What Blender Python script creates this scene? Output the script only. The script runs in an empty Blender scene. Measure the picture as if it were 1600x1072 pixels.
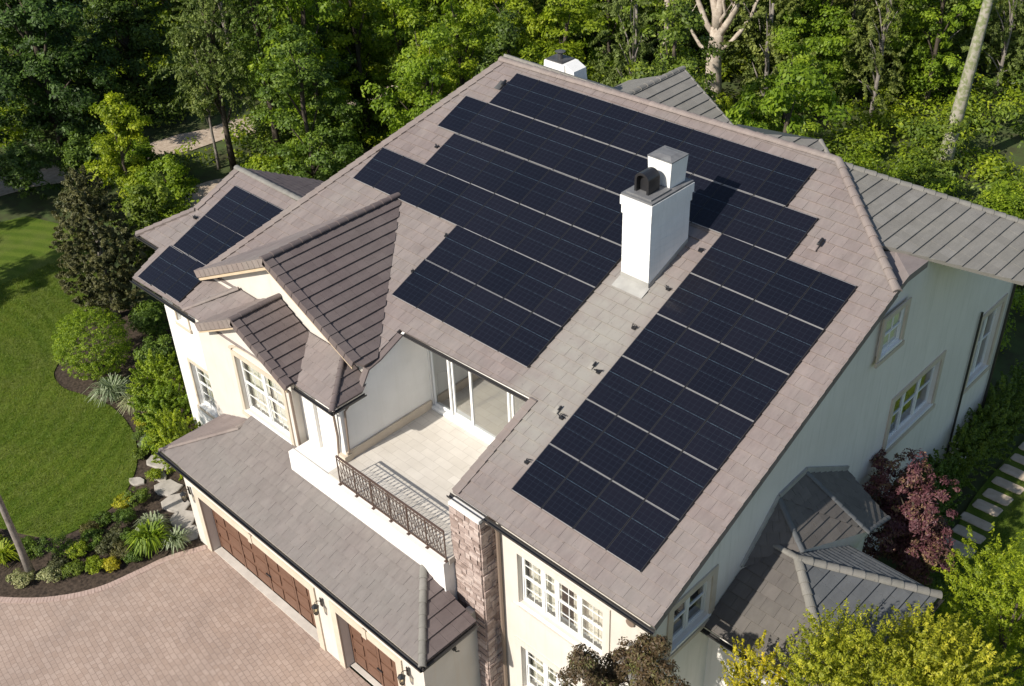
import bpy, math, random
import numpy as np
from mathutils import Vector, Matrix

random.seed(7)
C = bpy.context.scene.collection
SC = bpy.context.scene
GZ = -8.0                      # ground level (z = 0 is the lowest corner of the main solar array)

# ------------------------------------------------------------------ camera
cam_d = bpy.data.cameras.new('camera')
cam = bpy.data.objects.new('camera', cam_d); C.objects.link(cam)
CP = Vector((15.1130455, -14.59324016, 19.43964877))
rx = Vector((0.71735723, 0.69589019, -0.03369626))
dn = Vector((0.38300613, -0.43429884, -0.81528573))
fw = Vector((-0.58198359, 0.57194524, -0.57807763))
m = Matrix.Identity(4)
for i in range(3):
    m[i][0] = rx[i]; m[i][1] = -dn[i]; m[i][2] = -fw[i]; m[i][3] = CP[i]
cam.matrix_world = m
cam_d.sensor_width = 36.0; cam_d.lens = 1743.2 / 1600 * 36
cam_d.clip_end = 1000; cam_d.clip_start = 0.5
SC.camera = cam

# ------------------------------------------------------------------ sky, sun, exposure
LD = Vector((0.125, 1.0, -0.75)).normalized()          # direction the sunlight travels
w = bpy.data.worlds.new('World'); SC.world = w; w.use_nodes = True
nt = w.node_tree; bg = nt.nodes['Background']
sky = nt.nodes.new('ShaderNodeTexSky'); sky.sky_type = 'NISHITA'; sky.sun_disc = False
sky.sun_elevation = math.asin(-LD.z); sky.sun_rotation = math.atan2(-LD.x, -LD.y)
sky.altitude = 100
nt.links.new(sky.outputs[0], bg.inputs[0]); bg.inputs[1].default_value = 0.10
sl = bpy.data.lights.new('sun', 'SUN'); sl.energy = 5.0; sl.angle = math.radians(0.55); sl.color = (1.0, 0.94, 0.85)
so = bpy.data.objects.new('sun', sl); C.objects.link(so)
so.rotation_euler = LD.to_track_quat('-Z', 'Y').to_euler(); so.location = (0, -40, 60)
SC.view_settings.view_transform = 'Standard'; SC.view_settings.look = 'None'
SC.view_settings.exposure = 0.25; SC.view_settings.gamma = 1.0

# ------------------------------------------------------------------ materials
def mat(name, col, rough=.8, spec=.3, metal=0.0):
    mt = bpy.data.materials.new(name); mt.use_nodes = True
    b = mt.node_tree.nodes['Principled BSDF']
    b.inputs['Base Color'].default_value = (*col, 1); b.inputs['Roughness'].default_value = rough
    b.inputs['Specular IOR Level'].default_value = spec; b.inputs['Metallic'].default_value = metal
    return mt, mt.node_tree, b
def N(nt, t, **k):
    n = nt.nodes.new(t)
    for a, v in k.items():
        if a in n.inputs: n.inputs[a].default_value = v
        else: setattr(n, a, v)
    return n
def coord(nt, kind='Object', scale=(1, 1, 1)):
    t = nt.nodes.new('ShaderNodeTexCoord'); mp = nt.nodes.new('ShaderNodeMapping')
    mp.inputs['Scale'].default_value = scale
    nt.links.new(t.outputs[kind], mp.inputs['Vector']); return mp.outputs[0]
def ramp(nt, fac, stops):
    r = nt.nodes.new('ShaderNodeValToRGB'); e = r.color_ramp.elements
    while len(e) < len(stops): e.new(.5)
    for q, (p_, c_) in zip(e, stops): q.position = p_; q.color = (*c_, 1)
    nt.links.new(fac, r.inputs[0]); return r.outputs[0]
def mix(nt, fac, a, b, mode='MIX'):
    n = nt.nodes.new('ShaderNodeMix'); n.data_type = 'RGBA'; n.blend_type = mode
    for s, v in ((n.inputs[0], fac), (n.inputs[6], a), (n.inputs[7], b)):
        if hasattr(v, 'links'): nt.links.new(v, s)
        elif isinstance(v, (int, float)): s.default_value = v
        else: s.default_value = (*v, 1)
    return n.outputs[2]
def noise(nt, vec, scale, detail=4, rough=.6):
    n = N(nt, 'ShaderNodeTexNoise', Scale=scale, Detail=detail, Roughness=rough)
    nt.links.new(vec, n.inputs['Vector']); return n.outputs['Fac']
def bump(nt, b, h, strength=.3, dist=.02):
    n = N(nt, 'ShaderNodeBump', Strength=strength, Distance=dist)
    nt.links.new(h, n.inputs['Height']); nt.links.new(n.outputs[0], b.inputs['Normal'])
def noisy(name, c1, c2, scale=3, rough=.85, bs=.3, bscale=40, spec=.25, streak=None, lo=.35, hi=.65):
    mt, t, b = mat(name, c1, rough, spec)
    v = coord(t); n = noise(t, v, scale)
    col = ramp(t, n, [(lo, c1), (hi, c2)])
    if streak:
        v2 = coord(t, scale=(4.0, 4.0, .3)); n2 = noise(t, v2, 1.5, 6, .7)
        col = mix(t, ramp(t, n2, [(.5, (0, 0, 0)), (.75, (.6,) * 3)]), col, streak)
    t.links.new(col, b.inputs['Base Color'])
    bump(t, b, noise(t, v, bscale), bs, .01)
    return mt

def tile_mat(name, c1, c2, c3, soil, rough=.75, wash=False):
    mt, t, b = mat(name, c1, rough, .35)
    a = t.nodes.new('ShaderNodeAttribute'); a.attribute_name = 'tint'
    col = ramp(t, a.outputs['Fac'], [(0, c1), (.55, c2), (1, c3)])
    v = coord(t); n = noise(t, v, .35, 5, .65)
    col = mix(t, ramp(t, n, [(.42, (0, 0, 0)), (.72, (.55,) * 3)]), col, soil)
    n2 = noise(t, coord(t, scale=(1, .25, .25)), 9, 4)
    col = mix(t, .16, col, ramp(t, n2, [(.3, (.5,) * 3), (.7, (1.45,) * 3)]), 'MULTIPLY')
    n3 = noise(t, coord(t, scale=(1, .45, .45)), 2.2, 6, .7)
    col = mix(t, .5, col, ramp(t, n3, [(.3, (.78, .77, .76)), (.5, (1, 1, 1)), (.72, (1.22, 1.21, 1.18))]), 'MULTIPLY')
    if wash:        # rain-washed pale strip running down the slope below the chimney
        sp = t.nodes.new('ShaderNodeSeparateXYZ'); t.links.new(coord(t), sp.inputs[0]); ms = []
        for ax, c_, hw, sf in ((0, -1.05, .55, .9), (1, 3.9, 2.4, 1.6)):
            q1 = N(t, 'ShaderNodeMath', operation='SUBTRACT'); q1.inputs[1].default_value = c_; t.links.new(sp.outputs[ax], q1.inputs[0])
            q2 = N(t, 'ShaderNodeMath', operation='ABSOLUTE'); t.links.new(q1.outputs[0], q2.inputs[0])
            mr = N(t, 'ShaderNodeMapRange'); mr.interpolation_type = 'SMOOTHSTEP'; mr.inputs['From Min'].default_value = hw; mr.inputs['From Max'].default_value = hw + sf; mr.inputs['To Min'].default_value = 1; mr.inputs['To Max'].default_value = 0
            t.links.new(q2.outputs[0], mr.inputs[0]); ms.append(mr.outputs[0])
        q3 = N(t, 'ShaderNodeMath', operation='MULTIPLY'); t.links.new(ms[0], q3.inputs[0]); t.links.new(ms[1], q3.inputs[1])
        q4 = N(t, 'ShaderNodeMath', operation='MULTIPLY'); t.links.new(q3.outputs[0], q4.inputs[0]); t.links.new(ramp(t, noise(t, v, 1.6, 5), [(.3, (.35,) * 3), (.6, (.95,) * 3)]), q4.inputs[1])
        col = mix(t, q4.outputs[0], col, (.275, .258, .228))
    n4 = noise(t, v, 14, 3, .5)
    col = mix(t, ramp(t, n4, [(.66, (0,) * 3), (.74, (.5,) * 3)]), col, (.10, .09, .075))
    t.links.new(col, b.inputs['Base Color'])
    bump(t, b, noise(t, v, 30), .25, .01); return mt
M = {}
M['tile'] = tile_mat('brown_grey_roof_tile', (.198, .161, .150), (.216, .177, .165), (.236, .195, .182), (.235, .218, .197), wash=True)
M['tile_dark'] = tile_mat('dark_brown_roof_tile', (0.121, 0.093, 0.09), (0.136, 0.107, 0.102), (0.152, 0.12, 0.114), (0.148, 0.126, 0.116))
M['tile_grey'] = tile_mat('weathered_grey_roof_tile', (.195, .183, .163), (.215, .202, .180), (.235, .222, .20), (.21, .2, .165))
M['cap'] = tile_mat('ridge_cap_tile', (0.215, 0.172, 0.155), (0.232, 0.189, 0.17), (0.249, 0.204, 0.184), (0.241, 0.22, 0.194))
M['cap_grey'] = tile_mat('grey_ridge_cap_tile', (0.181, 0.17, 0.153), (0.206, 0.196, 0.174), (0.232, 0.217, 0.196), (0.206, 0.196, 0.17))
M['stucco'] = noisy('cream_stucco', (.585, .54, .48), (.64, .595, .53), .8, .9, .25, 70, streak=(.60, .51, .41))
M['stucco_white'] = noisy('white_stucco', (.74, .72, .68), (.80, .78, .74), 1.0, .9, .2, 60, streak=(.70, .68, .63))
M['stucco_side'] = noisy('pale_side_stucco', (.71, .67, .61), (.77, .73, .67), .5, .9, .25, 70, streak=(.58, .555, .48))
M['trim'] = noisy('beige_trim', (.52, .44, .345), (.58, .50, .40), 2, .85, .1, 50)
M['fascia'] = noisy('tan_fascia_board', (.52, .40, .27), (.58, .46, .32), 2, .7, .1, 30)
M['white'] = mat('white_window_paint', (.78, .78, .76), .45, .4)[0]
M['gutter'] = mat('black_gutter_metal', (.035, .032, .03), .4, .5)[0]
M['downpipe'] = mat('brown_downpipe_metal', (.20, .15, .115), .5, .5)[0]
M['iron'] = mat('brown_wrought_iron', (.10, .065, .05), .5, .5)[0]
M['black'] = mat('black_metal', (.018, .018, .02), .35, .5)[0]
M['flash'] = noisy('grey_lead_flashing', (.30, .29, .27), (.38, .37, .34), 2, .55, .15, 20)
M['darkmetal'] = noisy('dark_sheet_metal', (.045, .045, .047), (.10, .10, .098), 1.5, .45, .1, 20)
M['chimney'] = noisy('white_painted_brick', (.76, .75, .72), (.84, .83, .80), 1.0, .85, .3, 30, streak=(.66, .65, .62))
M['stone_wall'] = None
M['curtain'] = mat('cream_curtain_cloth', (.78, .74, .66), .9, .1)[0]
M['interior'] = mat('room_shade_panel', (.06, .05, .045), .9, .1)[0]
M['bark'] = noisy('dark_bark', (.05, .04, .03), (.10, .08, .06), 6, .95, .8, 25)
M['bark_grey'] = noisy('grey_bark', (.16, .14, .12), (.26, .23, .20), 5, .95, .8, 20)
M['bark_pale'] = noisy('pale_peeling_bark', (.34, .28, .22), (.52, .45, .37), 4, .9, .7, 18)
M['bark_mossy'] = noisy('mossy_pale_bark', (.36, .33, .27), (.20, .22, .11), 5, .95, 1.0, 9, lo=.42, hi=.58)
M['mulch'] = noisy('dark_mulch', (.030, .022, .016), (.085, .062, .045), 9, .95, .9, 40)
M['dirt'] = noisy('woodland_soil', (.055, .055, .025), (.07, .10, .03), 1.3, .95, .8, 10)
M['gravel'] = noisy('pale_gravel_track', (.36, .28, .21), (.50, .41, .32), 4, .95, .6, 30)
M['flag'] = noisy('pale_flagstone', (.34, .31, .27), (.46, .42, .37), 3, .85, .4, 25)
M['step'] = noisy('sand_coloured_stone', (.46, .37, .27), (.58, .48, .36), 3, .85, .4, 25)
M['concrete'] = noisy('pale_concrete', (.50, .46, .41), (.60, .56, .50), 2, .85, .2, 30)

def glass(name, tint, opac):
    mt, t, b = mat(name, tint, .03, .8)
    tr = N(t, 'ShaderNodeBsdfTransparent'); gl = N(t, 'ShaderNodeBsdfGlossy', Roughness=.02)
    mx = N(t, 'ShaderNodeMixShader'); lw_ = N(t, 'ShaderNodeLayerWeight', Blend=.5)
    pw = N(t, 'ShaderNodeMath', operation='POWER'); pw.inputs[1].default_value = 3.0; t.links.new(lw_.outputs['Facing'], pw.inputs[0])
    m_ = N(t, 'ShaderNodeMath', operation='MULTIPLY_ADD'); m_.inputs[1].default_value = .7; m_.inputs[2].default_value = opac
    t.links.new(pw.outputs[0], m_.inputs[0])
    t.links.new(m_.outputs[0], mx.inputs[0]); t.links.new(tr.outputs[0], mx.inputs[1]); t.links.new(gl.outputs[0], mx.inputs[2])
    tr.inputs[0].default_value = (*tint, 1); gl.inputs[0].default_value = (.9, .92, .92, 1)
    t.links.new(mx.outputs[0], t.nodes['Material Output'].inputs[0]); return mt
M['glass'] = glass('window_glass', (.93, .95, .93), .16)
M['glass_door'] = glass('reflective_door_glass', (.55, .57, .52), .42)
M['lampglass'] = glass('lantern_glass', (.9, .85, .7), .15)

def leaf_mat(name, c1, c2, c3, trans=.25):
    mt, t, b = mat(name, c1, .55, .35)
    a = t.nodes.new('ShaderNodeAttribute'); a.attribute_name = 'tint'
    col = ramp(t, a.outputs['Fac'], [(0, c1), (.5, c2), (1, c3)])
    oi = t.nodes.new('ShaderNodeObjectInfo')
    col = mix(t, 1.0, col, ramp(t, oi.outputs['Random'], [(0, (.78, .86, .85)), (.5, (1, 1, 1)), (1, (1.28, 1.12, .9))]), 'MULTIPLY')
    t.links.new(col, b.inputs['Base Color'])
    tl = N(t, 'ShaderNodeBsdfTranslucent'); t.links.new(mix(t, 1.0, col, (1.5, 1.7, .6), 'MULTIPLY'), tl.inputs[0])
    mx = N(t, 'ShaderNodeMixShader'); mx.inputs[0].default_value = trans
    t.links.new(b.outputs[0], mx.inputs[1]); t.links.new(tl.outputs[0], mx.inputs[2])
    t.links.new(mx.outputs[0], t.nodes['Material Output'].inputs[0]); return mt
M['lf_mid'] = leaf_mat('mid_green_leaves', (0.05, 0.085, 0.01), (0.1, 0.16, 0.018), (0.2, 0.27, 0.03))
M['lf_olive'] = leaf_mat('olive_leaves', (0.085, 0.11, 0.025), (0.15, 0.19, 0.04), (0.26, 0.3, 0.075))
M['lf_bright'] = leaf_mat('bright_yellow_green_leaves', (0.09, 0.14, 0.008), (0.19, 0.27, 0.014), (0.36, 0.43, 0.03), .35)
M['lf_dark'] = leaf_mat('dark_green_leaves', (.026, .050, .006), (.055, .10, .012), (.12, .19, .03), .2)
M['lf_brownish'] = leaf_mat('brownish_green_leaves', (0.05, 0.055, 0.018), (0.09, 0.095, 0.033), (0.16, 0.155, 0.06), .2)
M['lf_yellow'] = leaf_mat('golden_green_leaves', (0.15, 0.165, 0.012), (0.35, 0.35, 0.02), (0.62, 0.54, 0.05), .35)
M['lf_purple'] = leaf_mat('plum_red_leaves', (.065, .022, .030), (.135, .052, .062), (.27, .2, .08), .2)
M['lf_red'] = leaf_mat('green_and_rust_leaves', (.045, .04, .022), (.09, .06, .035), (.13, .15, .05), .2)
M['lf_pale'] = leaf_mat('variegated_pale_leaves', (.12, .16, .07), (.25, .29, .15), (.45, .47, .32), .2)
M['grass'] = leaf_mat('lawn_grass_blades', (.065, .115, .008), (.13, .18, .016), (.22, .25, .045), .3)

def cells():
    mt, t, b = mat('solar_cell_glass', (.008, .009, .018), .13, .28)
    uv = t.nodes.new('ShaderNodeUVMap'); sp = t.nodes.new('ShaderNodeSeparateXYZ'); t.links.new(uv.outputs[0], sp.inputs[0])
    def line(src, k, wd, off=0.0):
        a = N(t, 'ShaderNodeMath', operation='MULTIPLY_ADD'); a.inputs[1].default_value = k; a.inputs[2].default_value = off; t.links.new(src, a.inputs[0])
        f = N(t, 'ShaderNodeMath', operation='FRACT'); t.links.new(a.outputs[0], f.inputs[0])
        l = N(t, 'ShaderNodeMath', operation='LESS_THAN'); l.inputs[1].default_value = wd; t.links.new(f.outputs[0], l.inputs[0]); return l.outputs[0]
    def at(src, pos, wd):
        a = N(t, 'ShaderNodeMath', operation='COMPARE'); a.inputs[1].default_value = pos; a.inputs[2].default_value = wd; t.links.new(src, a.inputs[0]); return a.outputs[0]
    def mx(a, b_):
        n = N(t, 'ShaderNodeMath', operation='MAXIMUM'); t.links.new(a, n.inputs[0]); t.links.new(b_, n.inputs[1]); return n.outputs[0]
    grid = mx(line(sp.outputs[0], 6, .045), line(sp.outputs[1], 10, .04))
    v = coord(t, 'Object'); n = noise(t, v, .25, 3)
    base = ramp(t, n, [(.3, (.006, .007, .012)), (.7, (.012, .011, .017))])
    col = mix(t, grid, base, (.017, .021, .030))
    strong = mx(at(sp.outputs[1], .645, .0065), at(sp.outputs[1], .38, .003))
    dash = noise(t, coord(t, 'UV', (26, 1, 1)), 1.0, 1)
    ds = N(t, 'ShaderNodeMath', operation='MULTIPLY'); t.links.new(strong, ds.inputs[0]); t.links.new(ramp(t, dash, [(.35, (.15,) * 3), (.6, (1,) * 3)]), ds.inputs[1])
    col = mix(t, ds.outputs[0], col, (.045, .065, .085))
    oi = t.nodes.new('ShaderNodeObjectInfo'); col = mix(t, 1.0, col, ramp(t, oi.outputs['Random'], [(0, (.85, .88, .9)), (1, (1.18, 1.15, 1.12))]), 'MULTIPLY')
    dn_ = ramp(t, noise(t, v, .9, 5), [(.35, (.10,) * 3), (.75, (.24,) * 3)]); t.links.new(dn_, b.inputs['Roughness'])
    t.links.new(col, b.inputs['Base Color'])
    b.inputs['Coat Weight'].default_value = .08; b.inputs['Coat Roughness'].default_value = .08
    return mt
M['cells'] = cells()
M['silver'] = mat('anodised_aluminium', (.38, .37, .36), .4, .5, .3)[0]
M['pframe'] = mat('black_panel_frame', (.02, .02, .022), .4, .5)[0]

def paving():
    mt, t, b = mat('pinkish_brick_paving', (.4, .3, .25), .85, .25)
    v = coord(t, 'Object')
    mp = t.nodes.new('ShaderNodeMapping'); mp.inputs['Rotation'].default_value = (0, 0, math.radians(8)); t.links.new(v, mp.inputs['Vector'])
    nz = N(t, 'ShaderNodeTexNoise', Scale=1.1, Detail=2); t.links.new(mp.outputs[0], nz.inputs['Vector'])
    ad = N(t, 'ShaderNodeVectorMath', operation='MULTIPLY_ADD'); t.links.new(nz.outputs['Color'], ad.inputs[0]); ad.inputs[1].default_value = (.10, .10, 0); t.links.new(mp.outputs[0], ad.inputs[2])
    br = N(t, 'ShaderNodeTexBrick', Scale=1.0); br.offset = .5; br.squash = .6; br.squash_frequency = 3
    br.inputs['Brick Width'].default_value = .27; br.inputs['Row Height'].default_value = .16; br.inputs['Mortar Size'].default_value = .010; br.inputs['Mortar Smooth'].default_value = .4
    br.inputs['Color1'].default_value = (.345, .262, .215, 1); br.inputs['Color2'].default_value = (.405, .318, .268, 1); br.inputs['Mortar'].default_value = (.235, .178, .148, 1)
    t.links.new(ad.outputs[0], br.inputs['Vector'])
    n = noise(t, v, .5, 4); c = mix(t, .7, br.outputs[0], ramp(t, n, [(.3, (.85, .84, .84)), (.7, (1.15, 1.12, 1.08))]), 'MULTIPLY')
    n5 = noise(t, v, .23, 6, .7); c = mix(t, ramp(t, n5, [(.5, (0,) * 3), (.66, (.35,) * 3)]), c, (.24, .19, .16)); n2 = noise(t, v, 12, 4); c = mix(t, .4, c, ramp(t, n2, [(.3, (.8,) * 3), (.7, (1.2,) * 3)]), 'MULTIPLY')
    t.links.new(c, b.inputs['Base Color'])
    bump(t, b, br.outputs['Fac'], -.4, .02); return mt
M['paving'] = paving()
M['brick'] = noisy('border_brick', (.39, .285, .24), (.47, .355, .305), 6, .85, .3, 30)
def stonework():
    mt, t, b = mat('pinkish_ledge_stone', (.35, .28, .25), .9, .2)
    a = t.nodes.new('ShaderNodeAttribute'); a.attribute_name = 'tint'
    col = ramp(t, a.outputs['Fac'], [(0, (.25, .19, .165)), (.5, (.36, .285, .255)), (1, (.50, .42, .38))])
    v = coord(t); t.links.new(mix(t, .6, col, ramp(t, noise(t, v, 9, 5), [(.3, (.7,) * 3), (.7, (1.3, 1.25, 1.2))]), 'MULTIPLY'), b.inputs['Base Color'])
    bump(t, b, noise(t, v, 14, 6), .8, .03); return mt
M['stone'] = stonework()
def terrace():
    mt, t, b = mat('pale_terrace_tiles', (.6, .56, .5), .7, .3)
    v = coord(t)
    br = N(t, 'ShaderNodeTexBrick', Scale=1.0); br.inputs['Brick Width'].default_value = .6; br.inputs['Row Height'].default_value = .3; br.inputs['Mortar Size'].default_value = .006
    br.inputs['Color1'].default_value = (.54, .50, .44, 1); br.inputs['Color2'].default_value = (.60, .56, .50, 1); br.inputs['Mortar'].default_value = (.44, .40, .35, 1)
    t.links.new(v, br.inputs['Vector'])
    t.links.new(mix(t, .5, br.outputs[0], ramp(t, noise(t, v, 1.5, 5), [(.3, (.82, .81, .8)), (.7, (1.12,) * 3)]), 'MULTIPLY'), b.inputs['Base Color']); return mt
M['terrace'] = terrace()
def wood():
    mt, t, b = mat('brown_stained_wood', (.2, .11, .07), .55, .3)
    n = noise(t, coord(t, scale=(1, 1, 12)), 2.5, 5)
    t.links.new(ramp(t, n, [(.3, (.115, .060, .038)), (.7, (.175, .096, .064))]), b.inputs['Base Color']); return mt
M['wood'] = wood()
def lawn():
    mt, t, b = mat('mown_lawn', (.08, .16, .02), .9, .15)
    v = coord(t); 
    wv = N(t, 'ShaderNodeTexWave', Scale=.42, Distortion=1.6, Detail=2); wv.wave_type = 'RINGS'; wv.rings_direction = 'Z'; mpw = t.nodes.new('ShaderNodeMapping'); mpw.inputs['Location'].default_value = (30, 9, 0); t.links.new(v, mpw.inputs['Vector']); t.links.new(mpw.outputs[0], wv.inputs['Vector']); wv.inputs['Detail Scale'].default_value = .6; st = wv.outputs['Fac']
    c = ramp(t, st, [(.2, (.080, .128, .013)), (.8, (.110, .158, .019))])
    c = mix(t, ramp(t, noise(t, v, .7, 5), [(.45, (0,) * 3), (.7, (.55,) * 3)]), c, (.15, .16, .045))
    c = mix(t, .6, c, ramp(t, noise(t, v, 18, 5), [(.3, (.6,) * 3), (.7, (1.4,) * 3)]), 'MULTIPLY')
    t.links.new(c, b.inputs['Base Color']); bump(t, b, noise(t, v, 60, 4), .8, .04); return mt
M['lawn'] = lawn()

# ------------------------------------------------------------------ mesh builder
class MB:
    def __init__(s): s.v = []; s.f = []; s.mi = []; s.t = []; s.uv = {}
    def poly(s, pts, mi=0, tint=.5, uv=None):
        b = len(s.v); s.v += [tuple(p) for p in pts]
        if uv: s.uv[len(s.f)] = uv
        s.f.append(list(range(b, b + len(pts)))); s.mi.append(mi); s.t.append(tint)
    def hexa(s, q, mi=0, tint=.5):           # q: 4 bottom pts (ccw from above) + 4 top pts
        b = len(s.v); s.v += [tuple(p) for p in q]
        for f in ((3, 2, 1, 0), (4, 5, 6, 7), (0, 1, 5, 4), (1, 2, 6, 5), (2, 3, 7, 6), (3, 0, 4, 7)):
            s.f.append([b + i for i in f]); s.mi.append(mi); s.t.append(tint)
    def box(s, x0, x1, y0, y1, z0, z1, mi=0, tint=.5):
        x0, x1 = sorted((x0, x1)); y0, y1 = sorted((y0, y1)); z0, z1 = sorted((z0, z1))
        s.hexa([(x0, y0, z0), (x1, y0, z0), (x1, y1, z0), (x0, y1, z0), (x0, y0, z1), (x1, y0, z1), (x1, y1, z1), (x0, y1, z1)], mi, tint)
    def tube(s, pts, rs, n=8, mi=0, tint=.5, caps=True):
        pts = [Vector(p) for p in pts]
        if not hasattr(rs, '__len__'): rs = [rs] * len(pts)
        rings = []; prev = None
        for i, p in enumerate(pts):
            d = (pts[min(i + 1, len(pts) - 1)] - pts[max(i - 1, 0)]).normalized()
            a = prev if prev is not None else (Vector((0, 0, 1)) if abs(d.z) < .9 else Vector((1, 0, 0)))
            u = (a - d * a.dot(d)).normalized(); prev = u; w_ = d.cross(u)
            b = len(s.v)
            for k in range(n):
                t = 2 * math.pi * k / n; s.v.append(tuple(p + (u * math.cos(t) + w_ * math.sin(t)) * rs[i]))
            rings.append(b)
        for a, b in zip(rings, rings[1:]):
            for k in range(n):
                s.f.append([a + k, a + (k + 1) % n, b + (k + 1) % n, b + k]); s.mi.append(mi); s.t.append(tint)
        if caps:
            s.f.append([rings[0] + k for k in range(n)][::-1]); s.mi.append(mi); s.t.append(tint)
            s.f.append([rings[-1] + k for k in range(n)]); s.mi.append(mi); s.t.append(tint)
    def bar(s, a, b, wd, ht, up=(0, 0, 1), mi=0, tint=.5):   # box bar from a to b
        a = Vector(a); b = Vector(b); d = (b - a).normalized(); up = Vector(up); up = (up - d * up.dot(d)).normalized(); sd = d.cross(up)
        q = []
        for h in (-ht / 2, ht / 2):
            for p, k in ((a, -1), (b, -1), (b, 1), (a, 1)): q.append(p + sd * k * wd / 2 * -1 + up * h)
        s.hexa(q, mi, tint)
    def prism(s, pts, ext, mi=0, mi_side=None, tint=.5):     # planar polygon extruded by vector ext
        pts = [Vector(p) for p in pts]; ext = Vector(ext); q = [p + ext for p in pts]
        s.poly(pts, mi, tint); s.poly(q[::-1], mi, tint)
        for i in range(len(pts)):
            j = (i + 1) % len(pts); s.poly([pts[j], pts[i], q[i], q[j]], mi if mi_side is None else mi_side, tint)
    def build(s, name, mats, parent=None, loc=None, smooth=False, fix=True, mw=None):
        me = bpy.data.meshes.new(name); me.from_pydata(s.v, [], s.f)
        if not isinstance(mats, (list, tuple)): mats = [mats]
        for x in mats: me.materials.append(x)
        me.polygons.foreach_set('material_index', s.mi)
        at = me.attributes.new('tint', 'FLOAT', 'FACE'); at.data.foreach_set('value', s.t)
        if s.uv:
            ul = me.uv_layers.new(name='UVMap')
            for fi, uv in s.uv.items():
                for li, c in zip(me.polygons[fi].loop_indices, uv): ul.data[li].uv = c
        if smooth: me.polygons.foreach_set('use_smooth', [True] * len(me.polygons))
        me.update()
        if fix:
            import bmesh
            bm = bmesh.new(); bm.from_mesh(me); bmesh.ops.remove_doubles(bm, verts=bm.verts, dist=1e-5) if smooth else None
            bmesh.ops.recalc_face_normals(bm, faces=bm.faces); bm.to_mesh(me); bm.free()
        o = bpy.data.objects.new(name, me); C.objects.link(o)
        if loc is not None: o.location = loc
        if mw is not None: o.matrix_world = mw
        if parent is not None: o.parent = parent
        return o
def empty(name, label, cat, loc=(0, 0, 0), rz=0, group=None):
    o = bpy.data.objects.new(name, None); C.objects.link(o); o.location = loc; o.rotation_euler = (0, 0, rz); o.empty_display_size = .3
    return tag(o, label, cat, group)
def tag(o, label, cat, group=None):
    o['label'] = label; o['category'] = cat
    if group: o['group'] = group
    return o
def struct(o): o['kind'] = 'structure'; return o
def copy_tree(o, parent=None):
    c = o.copy(); C.objects.link(c)
    if parent: c.parent = parent
    for ch in list(o.children): copy_tree(ch, c)
    return c

# ------------------------------------------------------------------ ground, drive, lawn, beds, paths
T = math.tan(0.4046859)        # main roof pitch
def flat(name, pts, z, m_, thick=.05):
    b = MB(); P = [(x, y, z) for x, y in pts]
    b.poly(P, 0)
    n = len(P)
    for i in range(n):
        j = (i + 1) % n; b.poly([P[i], (P[i][0], P[i][1], z - thick), (P[j][0], P[j][1], z - thick), P[j]], 0)
    return b.build(name, m_)
def smooth_curve(pts, k=6, closed=False):
    out = []; n = len(pts); rng = range(n if closed else n - 1)
    for i in rng:
        p0, p1, p2, p3 = (pts[(i - 1) % n] if closed or i > 0 else pts[0]), pts[i], pts[(i + 1) % n], (pts[(i + 2) % n] if closed or i + 2 < n else pts[-1])
        for j in range(k):
            t = j / k; out.append(tuple(.5 * ((2 * b_) + (c_ - a_) * t + (2 * a_ - 5 * b_ + 4 * c_ - d_) * t * t + (3 * b_ - a_ - 3 * c_ + d_) * t ** 3) for a_, b_, c_, d_ in zip(p0, p1, p2, p3)))
    if not closed: out.append(pts[-1])
    return out
b = MB(); G = 64
def gh(x, y):
    d = max(0, math.hypot(x + 5, y - 5) - 60); return GZ - .08 + .0008 * d * d * (1 if d < 120 else 120 * 120 / d / d)
gs = [-260 + 520 * i / G for i in range(G + 1)]
for i in range(G):
    for j in range(G):
        X0, X1, Y0, Y1 = gs[i], gs[i + 1], gs[j], gs[j + 1]
        b.poly([(X0, Y0, gh(X0, Y0)), (X1, Y0, gh(X1, Y0)), (X1, Y1, gh(X1, Y1)), (X0, Y1, gh(X0, Y1))])
struct(b.build('ground', M['dirt'], smooth=True))
drive_edge = smooth_curve([(-24, -13.5), (-18.5, -11.2), (-15.6, -9.3), (-14.28, -8.25), (-13.49, -7.3), (-13.03, -6.39), (-12.8, -5.34), (-12.6, -4.24), (-12.2, -3.3), (-12.05, -2.95)], 5)
struct(flat('driveway', drive_edge + [(9, -2.9), (12, -26), (-24, -26)], GZ, M['paving'], .03))
bb = MB(); acc = 0; nb = .105
E_ = [Vector((x, y, 0)) for x, y in drive_edge]
L_ = 0
for p, q in zip(E_, E_[1:]):
    d = (q - p); ln = d.length; d.normalize(); nrm = Vector((d.y, -d.x, 0))
    s_ = -L_
    while s_ + nb <= ln:
        s_ += 0
        a = p + d * s_; c = a + d * (nb - .008)
        if s_ > -nb:
            z0, z1 = GZ - .02, GZ + .012 + random.uniform(-.002, .002)
            o1 = a + nrm * .23; o2 = c + nrm * .23
            if (o1 - o2).length > .01:
                bb.hexa([(a.x, a.y, z0), (o1.x, o1.y, z0), (o2.x, o2.y, z0), (c.x, c.y, z0), (a.x, a.y, z1), (o1.x, o1.y, z1), (o2.x, o2.y, z1), (c.x, c.y, z1)], 0, random.random())
        s_ += nb
    L_ = ln - s_
struct(bb.build('driveway_border', M['brick']))
struct(flat('planting_bed', [(-30, -18)] + [(x - .0, y) for x, y in drive_edge[4:]] + [(-11, -2.9), (-11, 1), (-17, 3), (-27, 4), (-30, 0)], GZ - .02, M['mulch'], .03))
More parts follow.
